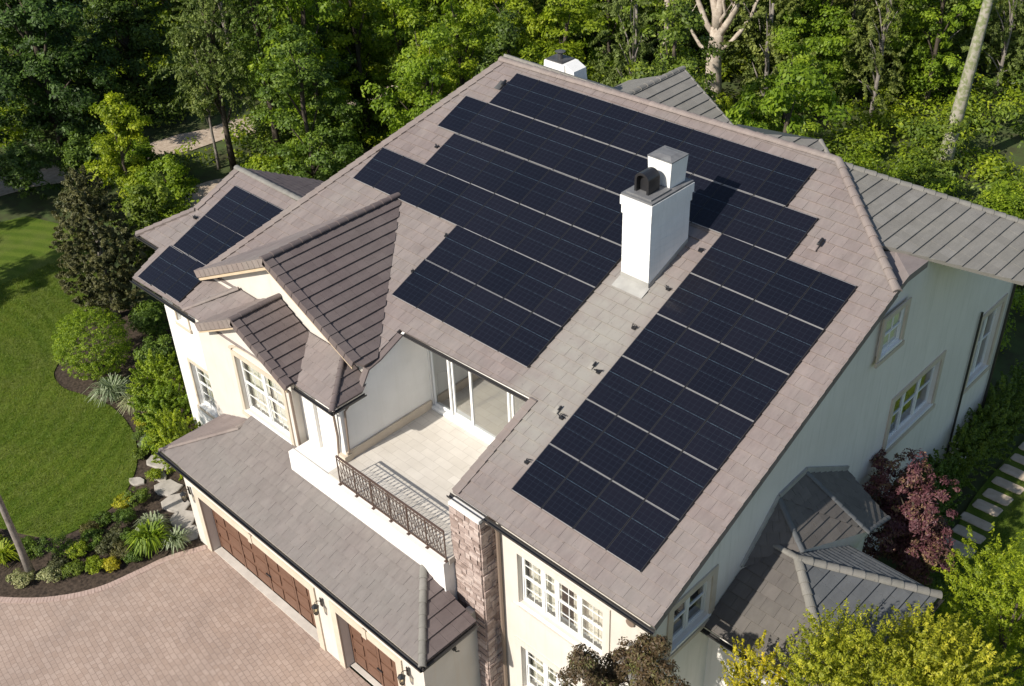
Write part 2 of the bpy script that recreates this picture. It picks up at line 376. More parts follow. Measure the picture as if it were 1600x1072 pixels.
lawn_edge = smooth_curve([(-24, -10.2), (-20.5, -8.6), (-18.22, -7.49), (-17.24, -7.02), (-16.41, -6.48), (-16.09, -5.69), (-16.15, -4.53), (-16.54, -3.54), (-17.48, -2.52), (-18.83, -1.75), (-20.39, -1.33), (-21.91, -1.32), (-23.11, -1.66), (-24.11, -1.98), (-25.12, -1.88), (-25.87, -1.35), (-27.5, .6), (-30.5, 3.2)], 5)
lawn_poly = lawn_edge + [(-36, 5.2), (-39.5, 4), (-41, 0), (-44, -14), (-30, -14)]
struct(flat('lawn', lawn_poly, GZ + .012, M['lawn'], .05))
struct(flat('side_lawn', smooth_curve([(6.05, 24.5), (6.05, 21), (6.05, 17.0), (6.35, 14.5), (6.6, 12)], 3) + [(7, 5), (9, -6), (26, -6), (30, 30), (10, 34)], GZ + .012, M['lawn'], .05))
tr_c = smooth_curve([(-44.5, 3.5), (-43.0, 7.5), (-42.2, 10.5), (-41.0, 14.5), (-40.2, 18), (-39.4, 21.3), (-38.2, 25), (-36, 30)], 4)
L1, L2 = [], []
for i, p in enumerate(tr_c):
    q0 = Vector(tr_c[max(0, i - 1)]); q1 = Vector(tr_c[min(len(tr_c) - 1, i + 1)]); d = (q1 - q0).normalized(); n_ = Vector((-d.y, d.x)); wd = 1.15 + .15 * math.sin(i * 1.7)
    L1.append(tuple(Vector(p) + n_ * wd)); L2.append(tuple(Vector(p) - n_ * wd))
struct(flat('gravel_track', L1 + L2[::-1], GZ - .02, M['gravel'], .03))
struct(flat('woodland_clearing', smooth_curve([(-33.5, 9.5), (-32, 12.5), (-33.5, 14.5), (-35.5, 13), (-35.5, 10.5)], 4, True), GZ - .03, M['gravel'], .03))

def stone(pts, z, h, m_, name, label, group, seed=0):
    rnd = random.Random(seed); b = MB(); n = len(pts)
    cx = sum(p[0] for p in pts) / n; cy = sum(p[1] for p in pts) / n
    top = [(cx + (x - cx) * .94, cy + (y - cy) * .94, z + h + rnd.uniform(-.006, .006)) for x, y in pts]
    mid = [(x, y, z + h * .7) for x, y in pts]; bot = [(x, y, z - .03) for x, y in pts]
    b.poly(top)
    for r0, r1 in ((bot, mid), (mid, top)):
        for i in range(n): j = (i + 1) % n; b.poly([r0[i], r0[j], r1[j], r1[i]])
    return tag(b.build(name, m_), label, 'stone', group)
def blob(cx, cy, rx_, ry_, rot, seed, n=9):
    rnd = random.Random(seed); o = []
    for k in range(n):
        a = 2 * math.pi * k / n + rnd.uniform(-.2, .2); r = rnd.uniform(.78, 1.08); x = math.cos(a) * rx_ * r; y = math.sin(a) * ry_ * r
        o.append((cx + x * math.cos(rot) - y * math.sin(rot), cy + x * math.sin(rot) + y * math.cos(rot)))
    return o
fl = [(-17.06, -1.75, .62, .42, .3, 'broad pale flagstone farthest from the driveway'), (-16.45, -2.2, .50, .25, .1, 'small flat flagstone between two larger ones'),
      (-15.6, -2.35, .55, .45, .8, 'pale flagstone in the middle of the garden path'), (-14.65, -2.6, .62, .5, .2, 'large grey flagstone touching the garage corner path'),
      (-13.75, -2.85, .55, .5, .5, 'flagstone beside the garage wall next to strappy plants'), (-16.75, -2.95, .35, .22, .4, 'narrow flagstone lying at the edge of the lawn'),
      (-12.95, -3.1, .38, .42, .1, 'last flagstone before the brick drive')]
for i, (x, y, a, c, r, l) in enumerate(fl): stone(blob(x, y, a, c, r, i), GZ, .05, M['flag'], 'flagstone', l, 'flagstones on the path beside the garage', i)
ords = ['nearest', 'second nearest', 'third nearest', 'fourth nearest', 'fifth nearest', 'sixth nearest', 'seventh nearest', 'eighth nearest', 'ninth nearest', 'tenth nearest', 'farthest visible']
for k in range(10):
    rk = random.Random(k + 5); cx = 6.72 - .01 * k + rk.uniform(-.08, .08); cy = 13.9 + .80 * k + rk.uniform(-.05, .05); hw = .53 * rk.uniform(.8, 1.1); hy = .26 * rk.uniform(.85, 1.1)
    pts = [(cx - hw, cy - hy), (cx + hw, cy - hy + .02), (cx + hw + .03, cy + hy), (cx - hw + .02, cy + hy - .03)]
    stone([p for q in zip(pts, pts[1:] + pts[:1]) for p in (((q[0][0] * .9 + q[1][0] * .1), (q[0][1] * .9 + q[1][1] * .1)), ((q[0][0] * .1 + q[1][0] * .9), (q[0][1] * .1 + q[1][1] * .9)))],
          GZ + .01, .04, M['step'], 'stepping_stone', 'rectangular sandy stepping stone in the side lawn, %s to the low hip roof' % ords[k], 'stepping stones beside the hedge', 50 + k)
b = MB(); b.box(-22.5, -21.0, -10.6, -9.6, GZ - .03, GZ + .07); b.box(-20.6, -19.3, -9.6, -8.8, GZ - .03, GZ + .06)
b = MB()
for k, (x, y) in enumerate([(-17.6, -8.9), (-18.4, -8.3)]): stone(blob(x, y, .55, .4, .4 * k, 70 + k), GZ - .01, .09, M['flag'], 'garden_rock', ['pale flat rock behind the slender trunk', 'pale flat rock at the lawn corner left of the trunk'][k], 'pale rocks by the bare trunk', 70 + k)

# ------------------------------------------------------------------ roof helpers
def clip(poly, a, b, c):                         # keep a*x+b*y+c >= 0
    out = []
    for i in range(len(poly)):
        p, q = poly[i], poly[(i + 1) % len(poly)]; dp = a * p[0] + b * p[1] + c; dq = a * q[0] + b * q[1] + c
        if dp >= 0: out.append(p)
        if (dp >= 0) != (dq >= 0): t = dp / (dp - dq); out.append((p[0] + (q[0] - p[0]) * t, p[1] + (q[1] - p[1]) * t))
    return out
def tiles(b, poly, up, org=(0, 0, 0), exp=.36, tw=.42, th=.036, mi=0, seed=1, stagger=True, base=True):
    rnd = random.Random(seed); up = Vector(up).normalized(); P = [Vector(p) for p in poly]; org = Vector(org)
    n = Vector((0, 0, 0))
    for i in range(len(P)): n += (P[i] - P[0]).cross(P[(i + 1) % len(P)] - P[0])
    n.normalize()
    if n.z < 0: n = -n
    up = (up - n * up.dot(n)).normalized(); ac = up.cross(n).normalized(); d0 = (P[0] - org).dot(n)
    Q = [((p - org).dot(ac), (p - org).dot(up)) for p in P]
    ar = sum(Q[i][0] * Q[(i + 1) % len(Q)][1] - Q[(i + 1) % len(Q)][0] * Q[i][1] for i in range(len(Q)))
    if ar < 0: Q = Q[::-1]
    def W3(a, c, h): return org + ac * a + up * c + n * (d0 + h)
    b0 = min(q[1] for q in Q); b1 = max(q[1] for q in Q); k = math.floor(b0 / exp) if org.length or True else 0
    while k * exp < b1:
        c0, c1 = k * exp, (k + 1) * exp
        S = clip(clip(Q, 0, 1, -c0), 0, -1, c1)
        if len(S) > 2:
            a0 = min(q[0] for q in S); a1 = max(q[0] for q in S); j = math.floor(a0 / tw) - 1
            while j * tw < a1 + tw:
                off = (.5 * tw if k % 2 and stagger else 0)
                l_, r_ = j * tw + off + .003, (j + 1) * tw + off - .003
                R = clip(clip(S, 1, 0, -l_), -1, 0, r_)
                if len(R) > 2:
                    lift = rnd.uniform(-.003, .004); tn = min(1, max(0, rnd.gauss(.5, .22)))
                    hh = lambda c: th * (1 - (c - c0) / exp) + .004 + lift
                    top = [W3(a, c, hh(c)) for a, c in R]; b.poly(top, mi, tn)
                    for i in range(len(R)):
                        i2 = (i + 1) % len(R)
                        b.poly([W3(R[i][0], R[i][1], -.012), W3(R[i2][0], R[i2][1], -.012), top[i2], top[i]], mi, tn)
                j += 1
        k += 1
    if base: b.prism([W3(a, c, -.014) for a, c in Q], n * -.07, mi)
def caps(p0, p1, r=.12, seg=.36, seed=1):
    b = MB(); rnd = random.Random(seed); p0 = Vector(p0); p1 = Vector(p1); L = (p1 - p0).length; d = (p1 - p0) / L; n = max(1, round(L / seg)); s = L / n
    sd = d.cross(Vector((0, 0, 1))).normalized(); up = sd.cross(d)
    for k in range(n):
        a = p0 + d * (k * s - .02); c = p0 + d * ((k + 1) * s + .03); ra = r * 1.1; rb = r * .93; tn = min(1, max(0, rnd.gauss(.5, .2))); lift = rnd.uniform(-.004, .004)
        A, B, Ai, Bi = [], [], [], []
        for t in range(9):
            th = math.pi * (t / 8) ; cx, sx = math.cos(th), math.sin(th)
            A.append(a + sd * cx * ra + up * (sx * ra * .75 + lift + .012)); B.append(c + sd * cx * rb + up * (sx * rb * .75 + lift))
            Ai.append(a + sd * cx * ra * .8 + up * (sx * ra * .75 * .7 + lift)); Bi.append(c + sd * cx * rb * .8 + up * (sx * rb * .7 * .7 + lift))
        for t in range(8):
            b.poly([A[t], A[t + 1], B[t + 1], B[t]], 0, tn); b.poly([A[t], Ai[t], Ai[t + 1], A[t + 1]], 0, tn); b.poly([B[t], B[t + 1], Bi[t + 1], Bi[t]], 0, tn)
    return b
def rake(p0, p1, side, wd=.26, seg=.36, ht=.055, seed=3):    # verge tiles along a roof edge
    b = MB(); rnd = random.Random(seed); p0 = Vector(p0); p1 = Vector(p1); L = (p1 - p0).length; d = (p1 - p0) / L; side = Vector(side); side = (side - d * side.dot(d)).normalized()
    n_ = side.cross(d).normalized(); n_ = n_ if n_.z > 0 else -n_
    k = 0
    while k * seg < L:
        a = p0 + d * (k * seg); c = p0 + d * min(L, (k + 1) * seg + .02); tn = rnd.random() * .5 + .25
        q = []
        for lo, (ha, hb) in ((0, (-.20, -.20)), (1, (ht + .02, ht - .008))):
            for p, h_, e in ((a, ha, 0), (a, ha, 1), (c, hb, 1), (c, hb, 0)):
                q.append(p + side * (-wd if e else .03) + n_ * (h_ if lo or not e else -.02))
        b.hexa([q[0], q[1], q[2], q[3], q[4], q[5], q[6], q[7]], 0, tn); k += 1
    return b
def z_main(y, off=-.12): return T * y + off
def mp(x, y, off=-.12): return (x, y, T * y + off)
def gutter(a, b_, r=.06, parent=None):
    b = MB(); a = Vector(a); c = Vector(b_); d = (c - a).normalized(); sd = d.cross(Vector((0, 0, 1))).normalized()
    prof = [(-r, 0), (-r * .9, -r), (0, -r * 1.5), (r * .9, -r), (r, 0), (r * .8, 0), (r * .7, -r * .8), (0, -r * 1.2), (-r * .7, -r * .8), (-r * .8, 0)]
    A = [a + sd * u + Vector((0, 0, v_)) for u, v_ in prof]; B = [c + sd * u + Vector((0, 0, v_)) for u, v_ in prof]
    for i in range(len(prof)): j = (i + 1) % len(prof); b.poly([A[i], A[j], B[j], B[i]])
    b.poly(A); b.poly(B[::-1]); return b.build('gutter', M['gutter'], parent)

house = empty('house', 'large cream stucco house with brown tiled roofs, a balcony and two garage doors', 'house', (0, 0, GZ))
def part(b, name, m_, parent=None, **k):
    """mesh given in world coordinates, parented under the house (or one of its parts, which all sit at the house origin)"""
    o = b.build(name, m_, None, **k); o.parent = parent or house
    if parent is None: o.matrix_parent_inverse = Matrix.Translation((0, 0, -GZ))
    return o
def gut(a, b_, r=.06): o = gutter(a, b_, r); o.parent = house; o.matrix_parent_inverse = Matrix.Translation((0, 0, -GZ)); return o

# ---- main roof
UPF = (0, math.cos(.4046859), math.sin(.4046859))
b = MB()
tiles(b, [mp(-1.4, -.75), mp(5.2, -.75), mp(5.1, 9.05), mp(1.38, 12.12), mp(-1.4, 12.05)], UPF, seed=1)
tiles(b, [mp(-6.62, 2.15), mp(-1.4, 2.3), mp(-1.4, 12.05), mp(-6.62, 11.9)], UPF, seed=2)
tiles(b, [mp(-15.05, .62), mp(-6.62, .98), mp(-6.62, 11.9), mp(-11.7, 11.78), mp(-13.75, 5.0)], UPF, seed=3)
roof = part(b, 'main_roof', M['tile'])
b = caps(mp(-11.7, 11.8, -.10), mp(1.38, 12.14, -.10), .13, .38, 5); part(b, 'ridge_cap', M['cap'], roof)
b = caps(mp(5.12, 9.03, -.10), mp(1.38, 12.14, -.10), .12, .38, 6); part(b, 'hip_cap', M['cap'], roof)
b = rake(mp(5.2, -.75), mp(5.1, 9.05), (1, 0, 0), .12, .36, .02); part(b, 'verge_tile', M['tile'], roof)
b = rake(mp(-15.05, .62), mp(-13.75, 5.0), (-1, 0, 0), .24); b2 = rake(mp(-13.75, 5.0), mp(-11.7, 11.78), (-1, 0, 0), .24)
part(b, 'verge_tile', M['cap'], roof); part(b2, 'verge_tile', M['cap'], roof)
b = rake(mp(-1.4, -.72), mp(-1.4, 2.3), (-1, 0, 0), .22); part(b, 'verge_tile', M['cap'], roof)
# right-facing hip slope and the rear slope
SR = .367
def hp(x, y): return (x, y, 5.02 - SR * (x - 1.38))
BS = .53
def bp(x, y): return (x, y, 5.02 - BS * (y - 12.12))
b = MB()
tiles(b, [hp(1.42, 12.12), hp(4.95, 9.25), hp(3.95, 9.98), hp(6.95, 12.75), hp(6.95, 15.85)][0:1] + [hp(3.75, 10.15), hp(6.95, 12.78), hp(6.95, 15.95)], (-1, 0, SR), th=.045, exp=.37, tw=.40, seed=8)
rr = part(b, 'side_roof', M['tile_grey'])
b = caps(hp(6.98, 15.95), hp(1.42, 12.14), .11, .36, 9); part(b, 'hip_cap', M['cap_grey'], rr)
b = MB()
tiles(b, [bp(-11.9, 12.15), bp(1.38, 12.15), bp(4.95, 14.6), bp(4.95, 18.7), bp(-11.9, 18.7)], (0, -1, BS), th=.03, seed=9)
part(b, 'rear_roof', M['tile_grey'])
# rear cross gables, seen over the ridge
def gp(x, y): return (x, y, 4.25 - .43 * (x + 7.4))
b = MB(); tiles(b, [gp(-7.4, 12.5), gp(-7.4, 16.6), gp(-4.6, 15.9), gp(-2.6, 14.5), gp(-2.6, 12.5)], (-1, 0, .43), th=.045, exp=.38, tw=.38, seed=10)
b.prism([(-7.4, 12.5, 4.1), (-7.4, 16.6, 4.1), (-10.4, 17.3, 2.8), (-10.4, 12.5, 2.8)], (0, 0, -.1), 0)
rg = part(b, 'rear_gable_roof', M['tile_grey'])
part(caps((-7.4, 12.4, 4.24), (-7.4, 16.65, 4.24), .11, .36, 11), 'ridge_cap', M['cap_grey'], rg)
part(caps((-4.6, 15.9, gp(-4.6, 0)[2]), (-7.4, 16.62, 4.24), .05, .36, 12), 'hip_cap', M['cap_grey'], rg)
def g2(x, y): return (x, y, 4.1 - SR * (x - 1.38 + .0))
b = MB(); tiles(b, [(x, y, 4.08 - SR * (x - .67)) for x, y in ((-1.98, 12.9), (-2.0, 11.98), (-.33, 14.15), (.67, 13.52), (1.4, 13.0), (1.4, 12.9))][1:], (-1, 0, SR), th=.045, exp=.38, tw=.38, seed=13)
rg2 = part(b, 'rear_hip_roof', M['tile_grey'])
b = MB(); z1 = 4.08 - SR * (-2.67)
b.prism([(-2.6, 13.0, 4.75), (-2.0, 12.0, z1 - .02), (-.36, 14.2, 4.08 + SR * 1.0 - .0), (-.8, 14.9, 4.1)], (0, 0, -.15)); part(b, 'shaded_slope', M['gutter'], rg2)  # rear roof face in shade, its darkness painted on with black metal
part(caps((-.33, 14.15, 4.08 + SR), (1.2, 13.1, 4.08 - SR * .53), .07, .36, 14), 'hip_cap', M['cap_grey'], rg2)

# ---- wing roof on the left (coplanar but lower)
WO = -.37
b = MB()
tiles(b, [mp(-17.72, -.64, WO), mp(-12.4, -.5, WO), mp(-12.4, 4.3, WO), mp(-18.07, 4.37, WO), mp(-18.1, 2.43, WO)], UPF, seed=20)
tiles(b, [mp(-18.1, 2.43, WO), mp(-19.44, .67, WO), mp(-17.7, .67, WO), mp(-17.72, 2.4, WO)], UPF, seed=21, base=True)
wr = part(b, 'wing_roof', M['tile'])
part(rake(mp(-18.1, 2.43, WO), mp(-18.07, 4.4, WO), (-1, 0, 0), .24), 'verge_tile', M['cap'], wr)
part(rake(mp(-19.44, .67, WO), mp(-18.1, 2.43, WO), (-1, .4, 0), .2), 'verge_tile', M['cap'], wr)
part(caps(mp(-18.1, 4.4, WO + .02), mp(-12.6, 4.4, WO + .02), .11, .36, 22), 'ridge_cap', M['cap_grey'], wr)
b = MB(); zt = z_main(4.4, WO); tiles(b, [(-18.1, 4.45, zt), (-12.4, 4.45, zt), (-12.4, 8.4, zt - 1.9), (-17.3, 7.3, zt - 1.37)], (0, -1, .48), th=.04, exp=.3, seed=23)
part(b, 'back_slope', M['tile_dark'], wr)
gut(mp(-17.75, -.70, WO - .04), mp(-12.95, -.72, WO + .1)); gut(mp(-19.46, .62, WO - .04), mp(-17.75, .62, WO - .04))

# ---- big front gable
GX, GR, GS = -10.6, 2.42, .50
def gz(x): return GR - GS * abs(x - GX)
b = MB(); xr = -6.5
tiles(b, [(GX, .40, GR), (-6.75, .40, gz(-6.75)), (xr, .62, gz(xr)), (xr, 1.12, gz(xr)), (GX, 5.9, GR)], (-1, 0, GS), th=.05, exp=.36, tw=.36, seed=30, org=(GX, 0, GR))
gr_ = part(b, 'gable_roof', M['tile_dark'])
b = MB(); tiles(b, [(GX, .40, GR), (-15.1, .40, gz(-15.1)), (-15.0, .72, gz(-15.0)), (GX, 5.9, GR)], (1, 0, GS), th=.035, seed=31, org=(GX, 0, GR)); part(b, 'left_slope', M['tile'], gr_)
part(caps((GX, .36, GR + .03), (GX, 5.75, GR + .03), .12, .36, 32), 'ridge_cap', M['tile_dark'], gr_)
part(rake((-6.72, .40, gz(-6.72)), (GX, .40, GR), (0, -1, 0), .26, .36, .06), 'verge_tile', M['tile_dark'], gr_)
part(rake((-15.1, .40, gz(-15.1)), (GX, .40, GR), (0, -1, 0), .22, .36, .05), 'verge_tile', M['cap'], gr_)
b = MB()
for s_, xe in ((1, -6.85), (-1, -15.0)):
    b.prism([(GX, .42, GR - .12), (xe, .42, gz(xe) - .12), (xe, .42, gz(xe) - .36), (GX, .42, GR - .36)], (0, .06, 0))
    b.prism([(GX, .48, GR - .12), (xe, .48, gz(xe) - .12), (xe, .72, gz(xe) - .12), (GX, .72, GR - .12)], (0, 0, -.03))
part(b, 'barge_board', M['fascia'], gr_)

# ---- skirt roof in front of the gable and the small gable over the paired window
def sk(x, y): return (x, y, -.32 + T * (y + .8))
b = MB()
tiles(b, [sk(-14.3, -.8), sk(-6.33, -.8), sk(-7.5, .66), sk(-13.1, .66)], UPF, th=.028, seed=40)
skirt = part(b, 'skirt_roof', M['tile'])
b = MB(); zs = -.32; za = sk(0, .66)[2]
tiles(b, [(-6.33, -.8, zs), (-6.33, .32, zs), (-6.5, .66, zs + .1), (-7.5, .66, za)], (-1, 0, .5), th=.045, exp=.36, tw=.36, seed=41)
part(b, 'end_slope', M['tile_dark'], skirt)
part(caps((-6.28, -.86, zs - .0), (-7.5, .66, za + .03), .085, .3, 42), 'hip_cap', M['tile_dark'], skirt)
part(caps(sk(-14.1, -.78), (-12.85, .60, za + .04), .08, .34, 43), 'hip_cap', M['cap'], skirt)
SX, SZ, SS = -10.55, 1.0, .52
def sz_(x): return SZ - SS * abs(x - SX)
b = MB()
tiles(b, [(SX, -1.08, SZ), (-8.12, -1.08, sz_(-8.12)), (-8.12, -.55, sz_(-8.12)), (-9.1, .62, sz_(-9.1)), (SX, .66, SZ)], (-1, 0, SS), th=.05, exp=.36, tw=.34, seed=44, org=(SX, 0, SZ))
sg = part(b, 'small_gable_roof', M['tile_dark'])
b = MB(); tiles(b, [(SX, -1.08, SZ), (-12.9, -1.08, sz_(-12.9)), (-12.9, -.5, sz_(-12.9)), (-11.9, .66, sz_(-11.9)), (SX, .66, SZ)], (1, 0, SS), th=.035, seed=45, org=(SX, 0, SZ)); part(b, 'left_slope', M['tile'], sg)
part(caps((SX, -1.12, SZ + .03), (SX, .68, SZ + .03), .11, .34, 46), 'ridge_cap', M['tile_dark'], sg)
part(rake((-8.12, -1.08, sz_(-8.12)), (SX, -1.08, SZ), (0, -1, 0), .22, .34, .06), 'verge_tile', M['tile_dark'], sg)
part(rake((-12.9, -1.08, sz_(-12.9)), (SX, -1.08, SZ), (0, -1, 0), .2, .34, .05), 'verge_tile', M['cap'], sg)
b = MB()
for xe in (-8.2, -12.85): b.prism([(SX, -1.06, SZ - .12), (xe, -1.06, sz_(xe) - .12), (xe, -1.06, sz_(xe) - .32), (SX, -1.06, SZ - .32)], (0, .05, 0))
part(b, 'barge_board', M['fascia'], sg)
gut((-8.1, -.88, -.36), (-6.22, -.88, -.36), .055); gut((-6.24, -.88, -.36), (-6.24, .35, -.36), .055)

# ---- garage roof
GA = .4045
def ga(x, y): return (x, y, -4.1 + GA * (y + 3.28))
b = MB()
tiles(b, [ga(-13.02, -3.28), ga(-.23, -3.28), ga(-2.2, -1.37), ga(-11.1, -1.37)], (0, 1, GA), th=.022, exp=.34, seed=50, org=(0, 0, -4.1))
tiles(b, [ga(-11.1, -1.37), ga(-7.9, -1.37), ga(-8.1, -.78), ga(-11.1, -.78)], (0, 1, GA), th=.022, exp=.34, seed=51, org=(0, 0, -4.1))
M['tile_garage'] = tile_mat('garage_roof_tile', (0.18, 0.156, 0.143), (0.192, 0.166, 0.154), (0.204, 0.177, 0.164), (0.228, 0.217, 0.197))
gar = part(b, 'garage_roof', M['tile_garage'])
zt = ga(0, -1.37)[2]
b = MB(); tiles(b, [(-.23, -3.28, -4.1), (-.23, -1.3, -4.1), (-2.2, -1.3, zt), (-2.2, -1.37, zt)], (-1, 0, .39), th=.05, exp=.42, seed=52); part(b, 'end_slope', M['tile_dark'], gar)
b = MB(); tiles(b, [(-13.02, -3.28, -4.1), (-11.1, -1.37, zt), (-11.1, -.78, zt), (-13.02, -.78, -4.1)], (1, 0, .4), th=.03, seed=53); part(b, 'left_slope', M['tile'], gar)
part(caps((-.2, -3.3, -4.08), (-2.2, -1.37, zt + .03), .10, .36, 54), 'hip_cap', M['cap_grey'], gar)
part(caps((-13.0, -3.27, -4.09), (-11.1, -1.37, zt + .02), .07, .36, 55), 'hip_cap', M['cap'], gar)
part(caps((-11.12, -1.37, zt + .02), (-11.12, -.8, zt + .03), .09, .3, 56), 'ridge_cap', M['cap'], gar)
gut((-13.1, -3.35, -4.13), (-.16, -3.35, -4.13), .07); gut((-.17, -3.35, -4.13), (-.17, -1.3, -4.13), .06)
gut(mp(-1.5, -.82, -.17), mp(5.25, -.82, -.17), .07)
gut(mp(-6.55, 2.12, -.17), mp(-1.3, 2.24, -.17), .055)

# ---- walls
def wall_grid(b, along, plane, u0, u1, z0, z1, holes, face, depth=.18, mi=0, thick=.25):
    """rectangular wall with holes; along 'x' (plane = y) or 'y' (plane = x); face = outward sign on the normal axis"""
    us = sorted({u0, u1, *[h[0] for h in holes], *[h[1] for h in holes]}); zs_ = sorted({z0, z1, *[h[2] for h in holes], *[h[3] for h in holes]})
    def P(u, n_, z): return (u, plane - face * n_, z) if along == 'x' else (plane - face * n_, u, z)
    for ua, ub in zip(us, us[1:]):
        for za, zb in zip(zs_, zs_[1:]):
            if any(h[0] <= ua and ub <= h[1] and h[2] <= za and zb <= h[3] for h in holes): continue
            b.poly([P(ua, 0, za), P(ub, 0, za), P(ub, 0, zb), P(ua, 0, zb)], mi); b.poly([P(ua, thick, za), P(ua, thick, zb), P(ub, thick, zb), P(ub, thick, za)], mi)
    for h in holes:
        a, c, e, g = h
        for q in (((a, e), (c, e)), ((a, g), (c, g)), ((a, e), (a, g)), ((c, e), (c, g))):
            (ua, za), (ub, zb) = q; b.poly([P(ua, 0, za), P(ub, 0, zb), P(ub, thick, zb), P(ua, thick, za)], mi)
    for (ua, za), (ub, zb) in (((u0, z1), (u1, z1)), ((u0, z0), (u0, z1)), ((u1, z0), (u1, z1))):
        b.poly([P(ua, 0, za), P(ub, 0, zb), P(ub, thick, zb), P(ua, thick, za)], mi)
# front right wall
b = MB(); wall_grid(b, 'x', -.45, -.75, 4.9, GZ - .1, -.42, [(.62, 3.5, -3.35, -1.50), (.62, 3.5, -6.9, -5.1 + .0)], -1)
part(b, 'front_wall', M['stucco'], fix=False)
# right side wall: lower rectangle with openings + gable-shaped top
b = MB(); wall_grid(b, 'y', 4.9, -.2, 18.6, GZ - .1, -.5, [(.42, 1.98, -2.55, -1.12), (10.85, 13.7, -2.75, -.98), (16.45, 17.95, -3.6, -1.0)], 1)
b.prism([(4.9, -.45, -.5), (4.9, 18.6, -.5), (4.9, 18.5, .6), (4.9, 12.0, 3.65), (4.9, 9.0, 3.62), (4.9, 8.95, 3.60), (4.9, -.45, -.45)], (-.25, 0, 0))
part(b, 'side_wall', M['stucco_side'], fix=False)
b = MB(); q = lambda x, y, d=0: (x, y, 5.02 - .367 * (x - 1.38) - .1 - d)
b.prism([q(4.8, 11.2), q(6.75, 12.95), q(6.75, 15.6), q(4.8, 14.4)], (0, 0, -.04))
part(b, 'soffit', M['stucco_side'])
b = MB(); b.prism([(3.7, 9.98, 3.98), (5.02, 9.0, 3.52), (4.99, 9.9, 3.78), (4.97, 11.0, 3.72), (4.2, 10.6, 3.9)], (0, 0, -.2)); part(b, 'flashing', M['tile'])
b = MB(); b.box(-12, 4.6, 18.35, 18.6, GZ, 1.2); b.prism([(-15.0, .8, GZ), (-15.0, .8, .0), (-13.9, 5, 1.8), (-11.8, 11.8, 4.8), (-11.8, 12, 4.8), (-11.8, 18.6, 1.2), (-11.8, 18.6, GZ)], (.25, 0, 0)); part(b, 'rear_wall', M['stucco_side'])
# gable wall, bay wall, wing wall
b = MB()
b.prism([(-14.7, .72, -.3), (-6.6, .72, -.3), (-6.6, .72, gz(-6.6) - .12), (GX, .72, GR - .12), (-14.7, .72, gz(-14.7) - .12)], (0, .2, 0))
part(b, 'gable_wall', M['stucco'])
b = MB(); wall_grid(b, 'x', -.75, -13.55, -8.45, GZ - .1, -.42, [(-11.42, -8.95, -3.05, -.85)], -1)
b.prism([(-12.9, -.75, -.42), (-8.2, -.75, -.42), (-8.2, -.75, sz_(-8.2) - .1), (SX, -.75, SZ - .1), (-12.9, -.75, sz_(-12.9) - .1)], (0, .25, 0))
part(b, 'bay_wall', M['stucco'], fix=False)
b = MB(); wall_grid(b, 'x', -.42, -16.25, -13.5, GZ - .1, -.55, [(-15.35, -14.15, -5.1, -3.2), (-15.45, -14.75, -1.5, -.95)], -1)
b.box(-16.24, -16.0, -.17, 5.5, GZ, -.6)
b.prism([(-16.1, .9, -.6), (-18.6, .9, -.3), (-18.6, .9, GZ), (-16.1, .9, GZ)], (0, .2, 0)); b.box(-18.6, -18.4, .9, 5.0, GZ, -.1)
part(b, 'wing_wall', M['stucco_white'], fix=False)
# recess between bay and terrace
b = MB(); b.box(-8.44, -6.455, -.505, -.3, -3.6, -.38)
b.box(-8.0, -7.62, -.62, -.505, -3.4, -.42)
part(b, 'recess_wall', M['stucco_white'])
# terrace enclosure
b = MB(); b.prism([(-6.45, -.5, -2.6), (-6.45, 3.0, -2.6), (-6.45, 3.0, 1.05), (-6.45, 2.0, .68), (-6.45, 1.15, .30), (-6.45, .70, .20), (-6.45, .34, -.36), (-6.45, -.5, -.40)], (-.1, 0, 0))
part(b, 'terrace_side_wall', M['stucco_white'])
b = MB()
for p_, q_ in (((.34, -.36), (.70, .20)), ((.70, .20), (1.15, .30)), ((1.15, .30), (2.05, .70))): b.bar((-6.52, p_[0], p_[1] + .02), (-6.52, q_[0], q_[1] + .02), .22, .05)
part(b, 'wall_coping', M['tile_dark'])
b = MB(); b.box(-6.44, -6.38, -.5, 2.9, -2.5, -2.18); part(b, 'skirting', M['trim'])
b = MB(); wall_grid(b, 'x', 2.95, -6.45, -1.0, -2.6, 1.1, [(-6.40, -1.3, -2.45, -.1)], -1); part(b, 'terrace_door_wall', M['stucco_white'], fix=False)
b = MB(); b.box(-1.25, -1.0, -.45, 3.0, -2.6, -.3); b.prism([(-1.25, -.45, -.3), (-1.25, 3.0, -.3), (-1.25, 3.0, 1.0), (-1.25, -.45, -.43)], (.2, 0, 0)); part(b, 'terrace_inner_wall', M['stucco_white'])
b = MB(); b.box(-6.45, -1.25, -1.2, 2.95, -2.7, -2.5); part(b, 'terrace_floor', M['terrace'])
b = MB(); b.box(-8.2, -1.3, -1.38, -1.2, -3.55, -2.58); b.box(-8.2, -6.45, -1.2, -.51, -3.0, -2.62); b.box(-1.36, -1.305, -1.37, -.975, -4.4, -2.585); part(b, 'parapet', M['stucco_white'])
b = MB(); b.box(-6.66, -6.36, -.62, -.32, -2.58, -2.28); part(b, 'corner_block', M['trim'])
